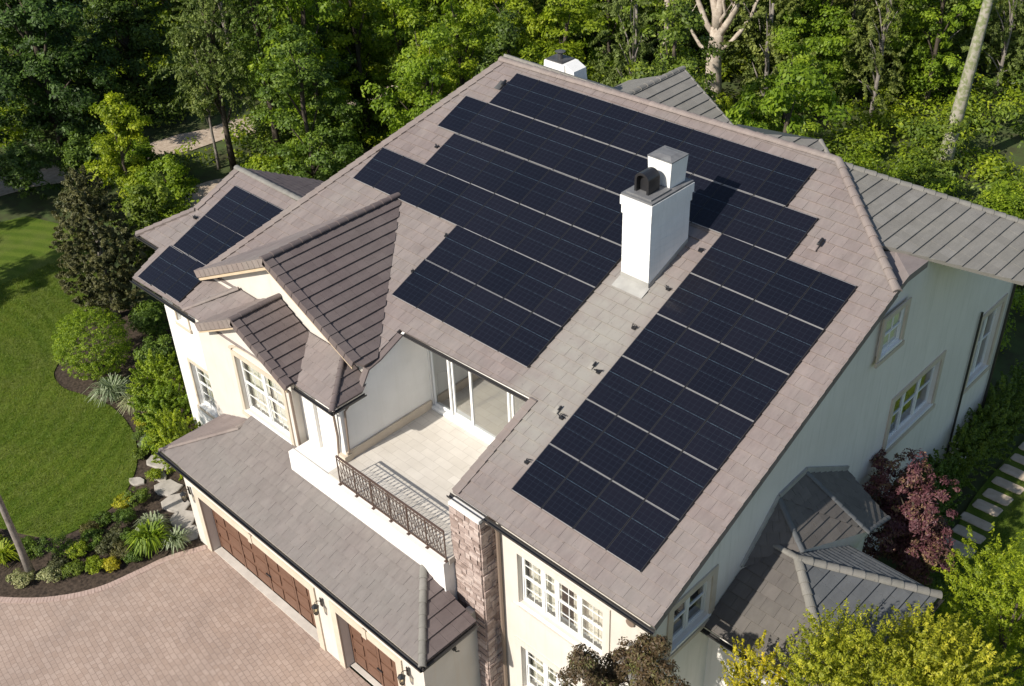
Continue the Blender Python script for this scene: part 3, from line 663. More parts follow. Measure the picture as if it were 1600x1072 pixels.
# doors of the terrace
def door_panel(x0, x1, z0, z1, y, sash=.07):
    f = MB(); f.box(x0, x0 + sash, y, y + .06, z0, z1); f.box(x1 - sash, x1, y, y + .06, z0, z1); f.box(x0 + sash, x1 - sash, y, y + .06, z0, z0 + .12); f.box(x0 + sash, x1 - sash, y, y + .06, z1 - .08, z1); return f
xs = [-6.38, -5.55, -4.68, -3.0, -1.32]
for i in range(4):
    o = part(door_panel(xs[i] + .01, xs[i + 1] - .01, -2.43, -.12, 3.0 + .07 * (i % 2)), 'sliding_door', M['white'])
    g = MB(); yg = 3.03 + .07 * (i % 2); g.poly([(xs[i] + .07, yg, -2.32), (xs[i + 1] - .07, yg, -2.32), (xs[i + 1] - .07, yg, -.2), (xs[i] + .07, yg, -.2)]); part(g, 'pane', M['glass_door'], o)
b = MB(); b.box(-6.4, -1.3, 2.86, 3.2, -2.5, -2.42); part(b, 'door_sill', M['white'])
b = MB(); b.box(-6.4, -1.3, 6.2, 6.3, -2.6, 0); b.box(-6.4, -1.3, 3.2, 6.3, -2.64, -2.52); part(b, 'room_interior', M['trim'])
# interior curtains of terrace room
def curtain(b, x0, x1, y, z0, z1, amp=.03, per=.12):
    n = max(4, int((x1 - x0) / per * 4)); P = [(x0 + (x1 - x0) * i / n, y + amp * math.sin(i * math.pi / 2), 0) for i in range(n + 1)]
    for p, q in zip(P, P[1:]): b.poly([(p[0], p[1], z0), (q[0], q[1], z0), (q[0], q[1], z1), (p[0], p[1], z1)])
b = MB(); curtain(b, -3.4, -2.9, 3.3, -2.4, -.15); curtain(b, -1.9, -1.4, 3.3, -2.4, -.15); part(b, 'curtain', M['curtain'], fix=False)
# garage walls
b = MB(); wall_grid(b, 'x', -3.0, -12.4, -.58, GZ - .1, -4.15, [(-11.6, -5.65, GZ - .1, -5.45), (-4.4, -1.75, GZ - .1, -5.45)], -1, thick=.42)
b.box(-.83, -.58, -2.58, -1.0, GZ - .1, -4.15); b.box(-12.4, -12.15, -2.58, -.75, GZ - .1, -4.15)
part(b, 'garage_wall', M['stucco'], fix=False)
b = MB()
for a, c in ((-11.6, -5.65), (-4.4, -1.75)):
    b.box(a - .26, a, -3.05, -2.99, GZ, -5.18); b.box(c, c + .26, -3.05, -2.99, GZ, -5.18); b.box(a, c, -3.05, -2.99, -5.45, -5.18)
    mdl = (a + c) / 2; b.box(mdl - .1, mdl + .1, -3.075, -3.05, -5.5, -5.13)
b.box(-12.45, -.53, -3.04, -2.99, -4.62, -4.2)
part(b, 'garage_trim', M['trim'])
for a, c, nc in ((-11.6, -5.65, 8), (-4.4, -1.75, 4)):
    b = MB(); b.box(a, c, -2.66, -2.6, GZ, -5.45)
    wdt = (c - a) / nc; hgt = (-5.45 - GZ) / 4
    for i in range(nc):
        for j in range(4):
            x0, z0 = a + i * wdt, GZ + j * hgt
            b.box(x0 + .08, x0 + wdt - .08, -2.69, -2.66, z0 + .09, z0 + hgt - .09)
    for i in range(0, nc + 1, 2 if nc == 8 else 2):
        x = min(max(a + i * wdt, a + .05), c - .05); b.box(x - .05, x + .05, -2.70, -2.66, GZ, -5.45)
    d = part(b, 'garage_door', M['wood'])
    hb = MB(); hb.box((a + c) / 2 - .12, (a + c) / 2 + .12, -2.74, -2.70, GZ + .75, GZ + .79); part(hb, 'handle', M['black'], d)
b = MB(); b.box(-11.59, -5.66, -2.98, -2.70, GZ - .02, GZ + .025); b.box(-4.39, -1.76, -2.86, -2.70, GZ - .02, GZ + .025); part(b, 'threshold', M['concrete'])
# low wing on the right
b = MB(); b.box(4.9, 8.5, 2.1, 6.3, GZ, -2.8); part(b, 'low_wing_wall', M['stucco_side'])
b = MB(); ap = (5.97, 4.2, -1.57)
tiles(b, [(4.92, 1.75, -2.79), (8.75, 1.75, -2.79), ap, (4.92, 4.2, -1.57)], (0, 1, .5), seed=60, th=.03)
M['tile_low'] = tile_mat('low_roof_tile', (.095, .085, .078), (.115, .102, .093), (.135, .12, .108), (.15, .14, .12))  # dark tile, set darker still in place of missing house shade
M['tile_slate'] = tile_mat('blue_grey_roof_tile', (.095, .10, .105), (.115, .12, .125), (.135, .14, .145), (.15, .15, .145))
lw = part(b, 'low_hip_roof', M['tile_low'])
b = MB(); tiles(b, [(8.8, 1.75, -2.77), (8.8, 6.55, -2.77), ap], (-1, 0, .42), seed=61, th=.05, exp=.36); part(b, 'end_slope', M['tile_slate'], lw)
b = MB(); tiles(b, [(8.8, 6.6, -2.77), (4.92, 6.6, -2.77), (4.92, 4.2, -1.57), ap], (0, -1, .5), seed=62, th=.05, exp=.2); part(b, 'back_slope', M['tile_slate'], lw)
part(caps((8.8, 1.75, -2.75), ap, .12, .34, 63), 'hip_cap', M['cap_grey'], lw); part(caps((8.8, 6.6, -2.75), (5.97, 4.2, -1.55), .12, .34, 64), 'hip_cap', M['cap_grey'], lw)
part(caps((4.92, 4.2, -1.55), (6.05, 4.2, -1.55), .09, .34, 65), 'ridge_cap', M['cap_grey'], lw)
gut((8.88, 1.7, -2.84), (8.88, 6.65, -2.84)); gut((4.92, 1.68, -2.84), (8.88, 1.68, -2.84))
b = MB(); Pa = (4.9, 4.75, -.5); Pb = (4.9, 6.0, -.45); A = (5.85, 4.6, -1.65); B_ = (6.45, 7.0, -2.35); Cc = (4.9, 8.5, -2.05); A0 = (4.9, 3.3, -1.93); D = (6.3, 8.6, -3.1)
lo = lambda p: (p[0] - .25, p[1], -3.3) if p[0] > 5 else (p[0], p[1], -3.3)
def fall(q):
    u, v_, w_ = [Vector(x) for x in q[:3]]; n_ = (v_ - u).cross(w_ - u).normalized(); n_ = n_ if n_.z > 0 else -n_
    return Vector((0, 0, 1)) - n_ * n_.z
for i, q in enumerate(((Pa, A0, A), (Pa, A, B_), (Pa, B_, Pb), (Pb, B_, Cc), (Cc, B_, D))): tiles(b, q, fall(q), seed=90 + i, th=.04, exp=.3, tw=.34)
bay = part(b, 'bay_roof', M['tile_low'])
b = MB()
for q in ((A0, lo(A0), lo(A), A), (A, lo(A), lo(B_), B_), (B_, lo(B_), lo(D), D), (D, lo(D), lo(Cc), Cc)): b.poly(q)
part(b, 'bay_side', M['stucco_side'], bay)
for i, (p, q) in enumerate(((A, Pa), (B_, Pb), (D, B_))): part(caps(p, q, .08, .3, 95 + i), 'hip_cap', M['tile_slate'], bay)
fb = MB()
for p, q in ((A0, Pa), (Pa, Pb), (Pb, Cc)): fb.bar((4.93, p[1], p[2] + .06), (4.93, q[1], q[2] + .06), .06, .16)
part(fb, 'flashing', M['flash'], bay)
b = MB(); b.prism([(4.9, 3.6, GZ), (5.7, 4.7, GZ), (6.2, 7.0, GZ), (5.9, 8.3, GZ), (4.9, 8.3, GZ)], (0, 0, 4.8)); part(b, 'low_bay_wall', M['stucco_side'])

# ---- stone pier
b = MB(); b.box(-1.30, -.22, -.97, -.42, GZ, -.66, 0, .3); rnd = random.Random(5)
z = GZ
while z < -.68:
    h = rnd.choice([.07, .09, .12, .15, .19]); h = min(h, -.66 - z)
    for face in ('f', 'r', 'l'):
        u = -1.30 if face == 'f' else -.97; e = -.22 if face == 'f' else -.42
        while u < e - .01:
            w_ = min(rnd.uniform(.12, .38), e - u); 
            if e - u - w_ < .07: w_ = e - u
            pr = rnd.uniform(.015, .06); tn = rnd.random(); g_ = .006
            if face == 'f': b.box(u + g_, u + w_ - g_, -.97 - pr, -.95, z + g_, z + h - g_, 0, tn)
            elif face == 'r': b.box(-.24, -.22 + pr, u + g_, u + w_ - g_, z + g_, z + h - g_, 0, tn)
            else: b.box(-1.30 - pr, -1.28, u + g_, u + w_ - g_, z + g_, z + h - g_, 0, tn)
            u += w_
    z += h
part(b, 'stone_pier', M['stone'])
b = MB(); b.box(-1.33, -.2, -1.0, -.42, -.655, -.56); part(b, 'pier_cap', M['stucco_white'])

# ---- chimneys
b = MB(); x0, x1, y0, y1 = -1.73, -.76, 6.38, 8.12
b.box(x0, x1, y0, y1, 2.3, 4.72); b.box(x0 - .03, x1 + .03, y0 - .03, y1 + .03, 4.72, 4.98); b.box(x0 - .06, x1 + .06, y0 - .06, y1 + .06, 4.98, 5.26)
for k in range(8): b.box(x0 - .005, x1 + .005, y0 - .005, y1 + .005, 2.9 + k * .22, 2.905 + k * .22)
ch = part(b, 'chimney', M['chimney'])
b = MB(); b.box(x0 - .04, x1 + .04, y0 - .04, y1 + .04, 5.26, 5.32); b.box(x0 + .06, x1 - .06, y0 + .05, y0 + .9, 5.32, 5.37); M['plate'] = noisy('weathered_zinc_plate', (.13, .13, .135), (.19, .19, .19), 3, .5, .1, 20); part(b, 'cap_plate', M['plate'], ch)
b = MB(); b.hexa([(-1.62, 7.32, 5.32), (-.90, 7.32, 5.32), (-.90, 8.0, 5.32), (-1.62, 8.0, 5.32), (-1.66, 7.30, 6.08), (-.86, 7.30, 6.08), (-.86, 8.04, 6.08), (-1.66, 8.04, 6.08)]); part(b, 'flue', M['chimney'], ch)
b = MB(); b.box(-1.67, -.85, 7.29, 8.05, 6.08, 6.11); b.hexa([(-1.62, 7.34, 6.11), (-.9, 7.34, 6.11), (-.9, 8.0, 6.11), (-1.62, 8.0, 6.11), (-1.45, 7.5, 6.17), (-1.05, 7.5, 6.17), (-1.05, 7.85, 6.17), (-1.45, 7.85, 6.17)]); part(b, 'flue_lid', M['plate'], ch)
b = MB(); n = 10; cx = -1.28; prof = [(-.24, 0)] + [(-.24 * math.cos(math.pi * t / n), .36 + .22 * math.sin(math.pi * t / n)) for t in range(n + 1)] + [(.24, 0)]
inn = [(-.17, 0)] + [(-.17 * math.cos(math.pi * t / n), .36 + .15 * math.sin(math.pi * t / n)) for t in range(n + 1)] + [(.17, 0)]
Y0, Y1, Zb = 6.58, 7.06, 5.37
for (a, c), (e, g) in zip(zip(prof, prof[1:]), zip(inn, inn[1:])):
    b.poly([(cx + a[0], Y0, Zb + a[1]), (cx + c[0], Y0, Zb + c[1]), (cx + c[0], Y1, Zb + c[1]), (cx + a[0], Y1, Zb + a[1])])
    b.poly([(cx + a[0], Y0, Zb + a[1]), (cx + c[0], Y0, Zb + c[1]), (cx + g[0], Y0, Zb + g[1]), (cx + e[0], Y0, Zb + e[1])])
    b.poly([(cx + e[0], Y0, Zb + e[1]), (cx + g[0], Y0, Zb + g[1]), (cx + g[0], Y0 + .15, Zb + g[1]), (cx + e[0], Y0 + .15, Zb + e[1])])
b.poly([(cx + x, Y1, Zb + z_) for x, z_ in prof]); b.poly([(cx + x, Y0 + .15, Zb + z_) for x, z_ in inn]); part(b, 'cowl', M['black'], ch, smooth=False)
b = MB()
b.prism([(x0 - .05, y0 - .35, z_main(y0 - .35) + .045), (x1 + .05, y0 - .35, z_main(y0 - .35) + .045), (x1 + .05, y0, z_main(y0) + .05), (x0 - .05, y0, z_main(y0) + .05)], (0, 0, .02))
b.box(x0 - .012, x1 + .012, y0 - .012, y0, 2.3, z_main(y0) + .22)
b.prism([(x1 + .012, y0 - .01, z_main(y0)), (x1 + .012, y1, z_main(y1)), (x1 + .012, y1, z_main(y1) + .16), (x1 + .012, y0 - .01, z_main(y0) + .16)], (-.02, 0, 0))
part(b, 'flashing', M['flash'], ch)
b = MB(); b.hexa([(-11.0, 13.1, 3.5), (-9.9, 13.1, 3.5), (-9.9, 14.0, 3.5), (-11.0, 14.0, 3.5), (-10.9, 13.15, 4.75), (-9.95, 13.15, 4.75), (-9.95, 13.9, 4.75), (-10.9, 13.9, 4.75)])
b.hexa([(-9.95, 13.2, 3.5), (-9.45, 13.2, 3.5), (-9.45, 13.9, 3.5), (-9.95, 13.9, 3.5), (-9.95, 13.2, 4.78), (-9.55, 13.2, 4.6), (-9.55, 13.85, 4.6), (-9.95, 13.85, 4.78)])
c2 = part(b, 'rear_chimney', M['chimney'])
b = MB(); b.box(-10.85, -10.1, 13.2, 13.85, 4.75, 4.80); b.tube([(-10.45, 13.5, 4.8), (-10.45, 13.5, 5.05)], .1); b.tube([(-10.45, 13.5, 5.06), (-10.45, 13.5, 5.1)], [.2, .04]); part(b, 'cap_plate', M['darkmetal'], c2)

# ---- roof vents and cable brackets
def on_roof(x, y): return Vector((x, y, z_main(y) + .03))
for k, (x, y) in enumerate([(-10.9, 7.85), (-7.75, 5.25), (-7.75, 3.8), (-.22, 3.7), (-.2, 2.2), (-.15, .8), (-.18, 8.0), (-.2, 6.6), (-.25, 5.2), (-17.55, 2.1)]):
    b = MB(); rnd = random.Random(k); p = on_roof(x, y) + Vector((0, 0, -.22 if k == 9 else 0))
    b.box(p.x - .09, p.x + .02, p.y - .05, p.y + .06, p.z, p.z + .05)
    for q in range(2): b.tube([p + Vector((-.08, rnd.uniform(-.06, .06), .03)), p + Vector((rnd.uniform(-.15, -.05), rnd.uniform(-.07, .07), .10)), p + Vector((.05, rnd.uniform(-.08, .1), .09))], .014, 5)
    o = part(b, 'cable_bracket', M['black'])
for k, (x, y) in enumerate([(-.55, 3.75), (-.5, 2.3), (-10.75, 10.75), (2.5, 9.35)]):
    p = on_roof(x, y); b = MB(); s_ = .6 if k < 2 else 1.0
    b.hexa([p + Vector((-.14, -.16, 0)) * s_, p + Vector((.12, -.16, 0)) * s_, p + Vector((.12, .18, .14)) * s_, p + Vector((-.14, .18, .14)) * s_,
            p + Vector((-.10, -.10, .05)) * s_, p + Vector((.09, -.10, .05)) * s_, p + Vector((.09, .15, .19)) * s_, p + Vector((-.10, .15, .19)) * s_])
    o = part(b, 'roof_vent', M['tile'] if k != 2 else M['darkmetal'])
    b = MB(); b.hexa([p + Vector((.05, -.02, .12)) * s_, p + Vector((.16, .0, .10)) * s_, p + Vector((.14, .22, .2)) * s_, p + Vector((.06, .2, .2)) * s_, p + Vector((.06, 0, .16)) * s_, p + Vector((.13, .0, .16)) * s_, p + Vector((.12, .2, .25)) * s_, p + Vector((.07, .2, .25)) * s_]); part(b, 'hood', M['black'], o)

# ---- windows
def window(px, py, pz, wd, ht, along, sashes, rows=2, cols=2, trim=.22, curt=True, recess=.12, sill=True, tm=None, hung=True):
    """pz = sill height; built flat in the wall plane; along 'x' faces -y, along 'y' faces +x"""
    rot = 0 if along == 'x' else math.pi / 2
    mw = Matrix.Translation((px, py, pz)) @ Matrix.Rotation(rot, 4, 'Z')
    y = recess; f = MB(); fr = .05
    f.box(0, fr, y, y + .07, 0, ht); f.box(wd - fr, wd, y, y + .07, 0, ht); f.box(fr, wd - fr, y, y + .07, 0, fr); f.box(fr, wd - fr, y, y + .07, ht - fr, ht)
    tot = sum(sashes); x = 0; g = MB()
    for i, s_ in enumerate(sashes):
        w_ = wd * s_ / tot; a, c = x + (.03 if i else fr), x + w_ - (.03 if i < len(sashes) - 1 else fr)
        if i: f.box(x - .045, x + .045, y - .015, y + .07, fr, ht - fr)
        for q0, q1, yy in (((0, .5, y + .02), (.5, 1, y)) if hung else ((0, 1, y),)):
            z0 = fr + (ht - 2 * fr) * q0; z1 = fr + (ht - 2 * fr) * q1
            f.box(a + .012, a + .05, yy, yy + .04, z0, z1); f.box(c - .05, c - .012, yy, yy + .04, z0, z1); f.box(a + .05, c - .05, yy, yy + .04, z0, z0 + .045); f.box(a + .05, c - .05, yy, yy + .04, z1 - .045, z1)
            nc_ = cols if s_ >= .9 else 1
            for k in range(1, nc_): xx = a + .05 + (c - a - .1) * k / nc_; f.box(xx - .008, xx + .008, yy + .01, yy + .03, z0 + .045, z1 - .045)
            for k in range(1, rows): zz = z0 + (z1 - z0) * k / rows; f.box(a + .05, c - .05, yy + .012, yy + .028, zz - .008, zz + .008)
            g.poly([(a + .04, yy + .03, z0 + .04), (c - .04, yy + .03, z0 + .04), (c - .04, yy + .03, z1 - .04), (a + .04, yy + .03, z1 - .04)])
        x += w_
    fo = f.build('window', M['white'], None); fo.matrix_world = mw
    fo.parent = house; fo.matrix_parent_inverse = Matrix.Translation((0, 0, -GZ))
    go = g.build('pane', M['glass'], fo)
    if sill: s2 = MB(); s2.box(-.05, wd + .05, -.06, y, -.07, -.002); s2.build('sill', M['white'], fo)
    if trim:
        t2 = MB(); d = -.045
        t2.box(-trim, -.003, d, .0, -trim * .6, ht + trim); t2.box(wd + .003, wd + trim, d, .0, -trim * .6, ht + trim); t2.box(-.003, wd + .003, d, .0, ht + .003, ht + trim); t2.box(-trim - .04, wd + trim + .04, d - .03, .0, -trim * .6 - .14, -trim * .6)
        t2.build('surround', tm or M['stucco'], fo)
    if curt == 'full':
        c3 = MB(); curtain(c3, .05, wd * .49, y + .2, .02, ht - .03, .02, .2); curtain(c3, wd * .51, wd - .05, y + .2, .02, ht - .03, .02, .2); c3.build('curtain', M['curtain'], fo, fix=False)
    elif curt:
        c3 = MB(); curtain(c3, .05, wd * .42, y + .22, .02, ht - .03); curtain(c3, wd * .56, wd - .05, y + .22, .02, ht - .03); c3.build('curtain', M['curtain'], fo, fix=False)
    bk = MB(); bk.box(-.3, wd + .3, y + .75, y + .8, -.3, ht + .3); bk.build('room_shade_panel', M['interior'], fo)  # added dark panel, the unlit room's shade is put into its colour
    return fo
window(.62, -.45, -3.35, 2.88, 1.85, 'x', [1, .62, 1, 1.15], rows=2, tm=M['stucco'])
window(.62, -.45, -6.9, 2.88, 1.8, 'x', [1, .62, 1, 1.15], rows=2, tm=M['stucco'])
window(-11.42, -.75, -3.05, 2.47, 2.2, 'x', [1, 1], rows=2, cols=2, trim=.16, tm=M['trim'], curt='full')
window(-15.35, -.42, -5.1, 1.2, 1.9, 'x', [1], rows=2, trim=.12, tm=M['trim'])
window(-15.45, -.42, -1.5, .7, .55, 'x', [1], rows=1, trim=.08, tm=M['trim'], hung=False)
window(4.9, .42, -2.55, 1.56, 1.43, 'y', [1, 1], rows=1, cols=1, trim=.2, tm=M['trim'], curt=False)
window(4.9, 10.85, -2.75, 2.85, 1.77, 'y', [1, 1, 1], rows=1, cols=1, trim=.2, tm=M['trim'], curt=False)
window(4.9, 16.45, -3.6, 1.5, 2.6, 'y', [1, 1], rows=1, cols=1, trim=.2, tm=M['trim'], curt=False)
# attic window sits in the solid gable: shallow recess frame
window(4.99, 9.0, 1.65, 1.1, 1.15, 'y', [1], rows=1, cols=2, trim=.16, tm=M['trim'], curt=False, recess=.02)
# curved hood of the paired window
b = MB(); n = 12
for k in range(n):
    t0, t1 = math.pi * k / n, math.pi * (k + 1) / n
    f_ = lambda t, r: (-10.18 - 1.35 * r * math.cos(t), -.80, -.68 + .32 * r * math.sin(t))
    q = [f_(t0, 1.0), f_(t1, 1.0), f_(t1, 1.12), f_(t0, 1.12)]; b.prism(q, (0, .06, 0))
part(b, 'window_hood', M['trim'])
b = MB(); b.tube([(4.35, -.36, -1.2), (4.35, -.52, -1.2)], .12, 14); part(b, 'wall_vent', M['downpipe'])

# ---- downpipes
def pipe(pts, r=.045, m_='downpipe'): b = MB(); b.tube(pts, r, 8); return part(b, 'downpipe', M[m_])
pipe([(-.05, -.85, -.6), (-.03, -.60, -.85), (0.0, -.55, -1.1), (0.0, -.55, GZ)], .055)
pipe([(-13.45, -.8, -.55), (-13.62, -.62, -.8), (-13.62, -.58, -4.0)])
pipe([(-8.25, -1.0, -.5), (-8.42, -.83, -.75), (-8.42, -.82, -3.2)])
pipe([(-6.35, -.86, -.45), (-6.6, -.62, -.75), (-6.62, -.58, -1.6), (-6.72, -.58, -2.4)], .04)
pipe([(-6.30, -.2, -.45), (-6.40, -.35, -.7), (-6.40, -.42, -2.5)], .03)
pipe([(4.97, 18.5, .3), (4.99, 18.45, GZ)], .05, 'gutter')
pipe([(4.97, 16.1, -.5), (4.97, 16.1, GZ)], .04, 'gutter')

# ---- balcony railing
b = MB(); ya, xa, xb, z0, z1 = -1.24, -5.85, -1.33, -2.58, -1.48
b.bar((xa, ya, z1), (xb, ya, z1), .055, .04); b.bar((xa, ya, z0 + .10), (xb, ya, z0 + .10), .03, .03); b.bar((xa, ya, z1 - .12), (xb, ya, z1 - .12), .02, .02)
for x in (xa, xa + .75, xa + 1.5, xa + 2.26, xa + 3.0, xa + 3.77, xb): b.bar((x, ya, z0), (x, ya, z1), .03, .03, up=(1, 0, 0)); b.box(x - .05, x + .05, ya - .05, ya + .05, z0 - .005, z0 + .012)
rail = part(b, 'balcony_railing', M['iron'])
b = MB(); s_ = .145; H_ = z1 - .12 - (z0 + .10); x = xa
while x < xb:
    for dx in (.34, -.34):
        p, q = (x, z0 + .10), (x + dx, z1 - .12)
        t0 = 0; t1 = 1
        if dx < 0: 
            if q[0] < xa: t1 = (x - xa) / .34
        elif q[0] > xb: t1 = (xb - x) / .34
        if t1 > .05: b.bar((x, ya + .008 * (1 if dx > 0 else -1), p[1]), (x + dx * t1, ya + .008 * (1 if dx > 0 else -1), p[1] + H_ * t1), .013, .012, up=(0, 1, 0))
    b.bar((x, ya, z0 + .1), (x, ya, z1), .012, .012, up=(1, 0, 0)); x += s_
part(b, 'lattice', M['iron'], rail)

# ---- wall lanterns
def lantern(x, z, label):
    e = empty('wall_lantern', label, 'lantern', (x, -3.05, z), 0, 'wall lanterns on the garage front')
    b = MB(); b.box(-.05, .05, -.03, .0, -.16, .16); b.tube([(0, -.02, .02), (0, -.12, .14), (0, -.22, .16), (0, -.24, .08)], .012, 6); b.build('bracket', M['black'], e)
    b = MB(); b.tube([(0, -.24, .1), (0, -.24, .06), (0, -.24, .0), (0, -.24, -.01)], [.02, .05, .11, .12], 6); b.tube([(0, -.24, -.36), (0, -.24, -.33), (0, -.24, -.30)], [.02, .06, .075], 6)
    for k in range(6):
        a = math.pi / 3 * k; b.bar((.10 * math.cos(a), -.24 + .10 * math.sin(a), -.01), (.065 * math.cos(a), -.24 + .065 * math.sin(a), -.31), .012, .012, up=(1, 0, 0) if abs(math.sin(a)) > .5 else (0, 1, 0))
    b.build('cage', M['black'], e)
    b = MB(); b.tube([(0, -.24, -.02), (0, -.24, -.30)], [.088, .058], 6); b.build('glass', M['lampglass'], e)
lantern(-12.1, -5.45, 'black wall lantern left of the wide garage door')
lantern(-5.05, -5.5, 'black wall lantern between the wide and the single garage door')
lantern(-1.2, -5.35, 'black wall lantern right of the single garage door')
b = MB(); b.box(-.58, -.5, -1.95, -1.85, -4.95, -4.85); b.tube([(-.52, -1.9, -4.9), (-.42, -1.95, -4.88), (-.40, -1.85, -4.93)], .02, 6); part(b, 'outside_tap', M['black'])

# ---- solar panels
PW, PH = 1.05, 1.5733
AX = Matrix.Rotation(.4046859, 4, 'X')
def panel_proto():
    e = bpy.data.objects.new('solar_panel', None); C.objects.link(e); e.empty_display_size = .2
    w_, h_ = PW - .016, PH - .020; t = .035; x0_, y0_ = .008, .010
    f = MB(); f.box(x0_, x0_ + .014, y0_, y0_ + h_, -t, 0); f.box(x0_ + w_ - .014, x0_ + w_, y0_, y0_ + h_, -t, 0)
    f.box(x0_ + .014, x0_ + w_ - .014, y0_, y0_ + .009, -t, 0, 1); f.box(x0_ + .014, x0_ + w_ - .014, y0_ + h_ - .009, y0_ + h_, -t, 0, 1)
    f.box(x0_ + .014, x0_ + w_ - .014, y0_ + .009, y0_ + h_ - .009, -.030, -.020)
    fo = f.build('frame', [M['pframe'], M['silver']], e)
    g = MB(); a, c, d, k = x0_ + .014, x0_ + w_ - .014, y0_ + .009, y0_ + h_ - .009
    g.poly([(a, d, -.003), (c, d, -.003), (c, k, -.003), (a, k, -.003)], uv=[(0, 0), (1, 0), (1, 1), (0, 1)]); g.build('cell_sheet', M['cells'], e)
    for yy in (.30, 1.2, PH - .02): r = MB(); r.box(.0, PW, yy, yy + .045, -.10, -.037); r.build('mounting_rail', M['pframe'], e)
    return e
proto = panel_proto(); first = True
NUM = ['first', 'second', 'third', 'fourth', 'fifth', 'sixth', 'seventh', 'eighth', 'ninth', 'tenth', 'eleventh', 'twelfth', 'thirteenth']
def put_row(c0, c1, n, s0, s1, off, where, grp, yrot=0.0):
    global first
    wcol = (c1 - c0) * PW / n
    for i in range(n):
        o = proto if first else copy_tree(proto); first = False
        x = c0 * PW + i * wcol; s_ = (s0 + (s1 - s0) * i / n) * PH
        o.matrix_world = Matrix.Translation((x, 0, off / math.cos(.4046859))) @ AX @ Matrix.Translation((0, s_, 0)) @ Matrix.Rotation(yrot, 4, 'Z') @ Matrix.Diagonal((wcol / PW, 1, 1, 1))
        pos = NUM[i] + ' panel from the left in '
        tag(o, '%s%s' % (pos.replace('panel from', 'panel from'), where), 'solar panel', grp)
MA = 'solar panels on the main roof'
for r_ in range(6):
    put_row(0, 4, 4, r_, r_, 0, ['the bottom row', 'the second row up', 'the third row up', 'the fourth row up', 'the fifth row up', 'the sixth row up'][r_] + ' right of the chimney', MA)
put_row(-7.38, -2, 5, 1.96, 1.985, 0, 'the bottom row above the balcony', MA, .004)
put_row(-7.36, -2, 5, 2.925, 2.955, 0, 'the second row above the balcony', MA, .004)
put_row(-12.17, -2.0, 10, 3.87, 3.955, 0, 'the third row above the balcony', MA, .006)
put_row(-10.2, -2.0, 8, 4.875, 4.96, 0, 'the fourth row above the balcony', MA, .007)
put_row(-11.03, 2.0, 13, 5.88, 6.0, 0, 'the second row from the ridge', MA, .0135)
put_row(-10.03, 1.0, 11, 6.89, 7.0, 0, 'the topmost row along the ridge', MA, .0135)
MW = 'solar panels on the small left roof'
put_row(-17.45 / PW, -14.9 / PW, 3, -.40, -.34, -.25, 'the bottom row on the small left roof', MW)
put_row(-17.32 / PW, -14.40 / PW, 3, .62, .64, -.25, 'the middle row on the small left roof', MW)
put_row(-17.32 / PW, -14.36 / PW, 3, 1.60, 1.62, -.25, 'the top row on the small left roof', MW)

# ------------------------------------------------------------------ vegetation
def leaves(name, lobes, n, L, seed, m_, clump=.45, nclump=60, up=.35, wid=.5, inner=.15, droop=0.0, flat_=.8, extra=None, spray=0.0, lift=.5):
    """many small two-triangle leaves gathered in clumps over the lobes; lobes = (x, y, z, rx, ry, rz)"""
    R = np.random.RandomState(seed); vol = np.array([(l[3] * l[4] * l[5]) ** .667 for l in lobes]); vol /= vol.sum()
    K = nclump; li = R.choice(len(lobes), K, p=vol); Lb = np.array(lobes, float)[li]
    d = R.normal(size=(K, 3)); d[:, 2] = d[:, 2] * .9 + .25; d /= np.linalg.norm(d, axis=1)[:, None]
    rad = np.where(R.rand(K) < inner, R.uniform(.2, .7, K), R.uniform(.72, 1.05, K))
    cc = Lb[:, :3] + d * Lb[:, 3:6] * rad[:, None]; cr = clump * R.uniform(.6, 1.35, K); ct = R.normal(.45, .17, K)
    ci = R.choice(K, n, p=cr ** 2 / (cr ** 2).sum())
    e = R.normal(size=(n, 3)); e /= np.linalg.norm(e, axis=1)[:, None]
    e[:, 2] = np.where(e[:, 2] < -.3, -e[:, 2] * .5, e[:, 2]); rr_ = cr[ci] * R.uniform(.45, 1.05, n)
    p = cc[ci] + e * rr_[:, None] * np.array([1, 1, flat_])
    if spray:
        sv = d + R.normal(size=(K, 3)) * .35; sv[:, 2] += lift; sv /= np.linalg.norm(sv, axis=1)[:, None]
        tt = R.rand(n) ** .8; ln = cr * 2.6 * spray
        p = cc[ci] + sv[ci] * (tt * ln[ci])[:, None] + e * ((.12 + .30 * (1 - tt)) * cr[ci])[:, None]
    nn = e * .7 + d[ci] * .5 + R.normal(size=(n, 3)) * .45; nn[:, 2] += up; nn /= np.linalg.norm(nn, axis=1)[:, None]
    a = R.normal(size=(n, 3)); a[:, 2] -= droop * 2; a -= nn * (a * nn).sum(1)[:, None]; a /= np.linalg.norm(a, axis=1)[:, None]
    b_ = np.cross(nn, a); s = L * R.uniform(.6, 1.3, n)[:, None]
    v = np.stack([p - a * s * .5, p + b_ * s * wid * .5 + a * s * .05, p + a * s * .5 - nn * s * .12, p - b_ * s * wid * .5 + a * s * .05], 1).reshape(-1, 3)
    t = np.clip(ct[ci] + R.normal(0, .16, n), 0, 1)
    if extra: v, t = extra(v, t, R)
    nf = len(v) // 4
    me = bpy.data.meshes.new(name); me.vertices.add(len(v)); me.vertices.foreach_set('co', v.ravel())
    me.loops.add(nf * 4); me.loops.foreach_set('vertex_index', np.arange(nf * 4)); me.polygons.add(nf)
    me.polygons.foreach_set('loop_start', np.arange(nf) * 4); me.polygons.foreach_set('loop_total', np.full(nf, 4))
    me.materials.append(M[m_]); at_ = me.attributes.new('tint', 'FLOAT', 'FACE'); at_.data.foreach_set('value', t.astype(np.float32)); me.update(); me.validate()
    return me
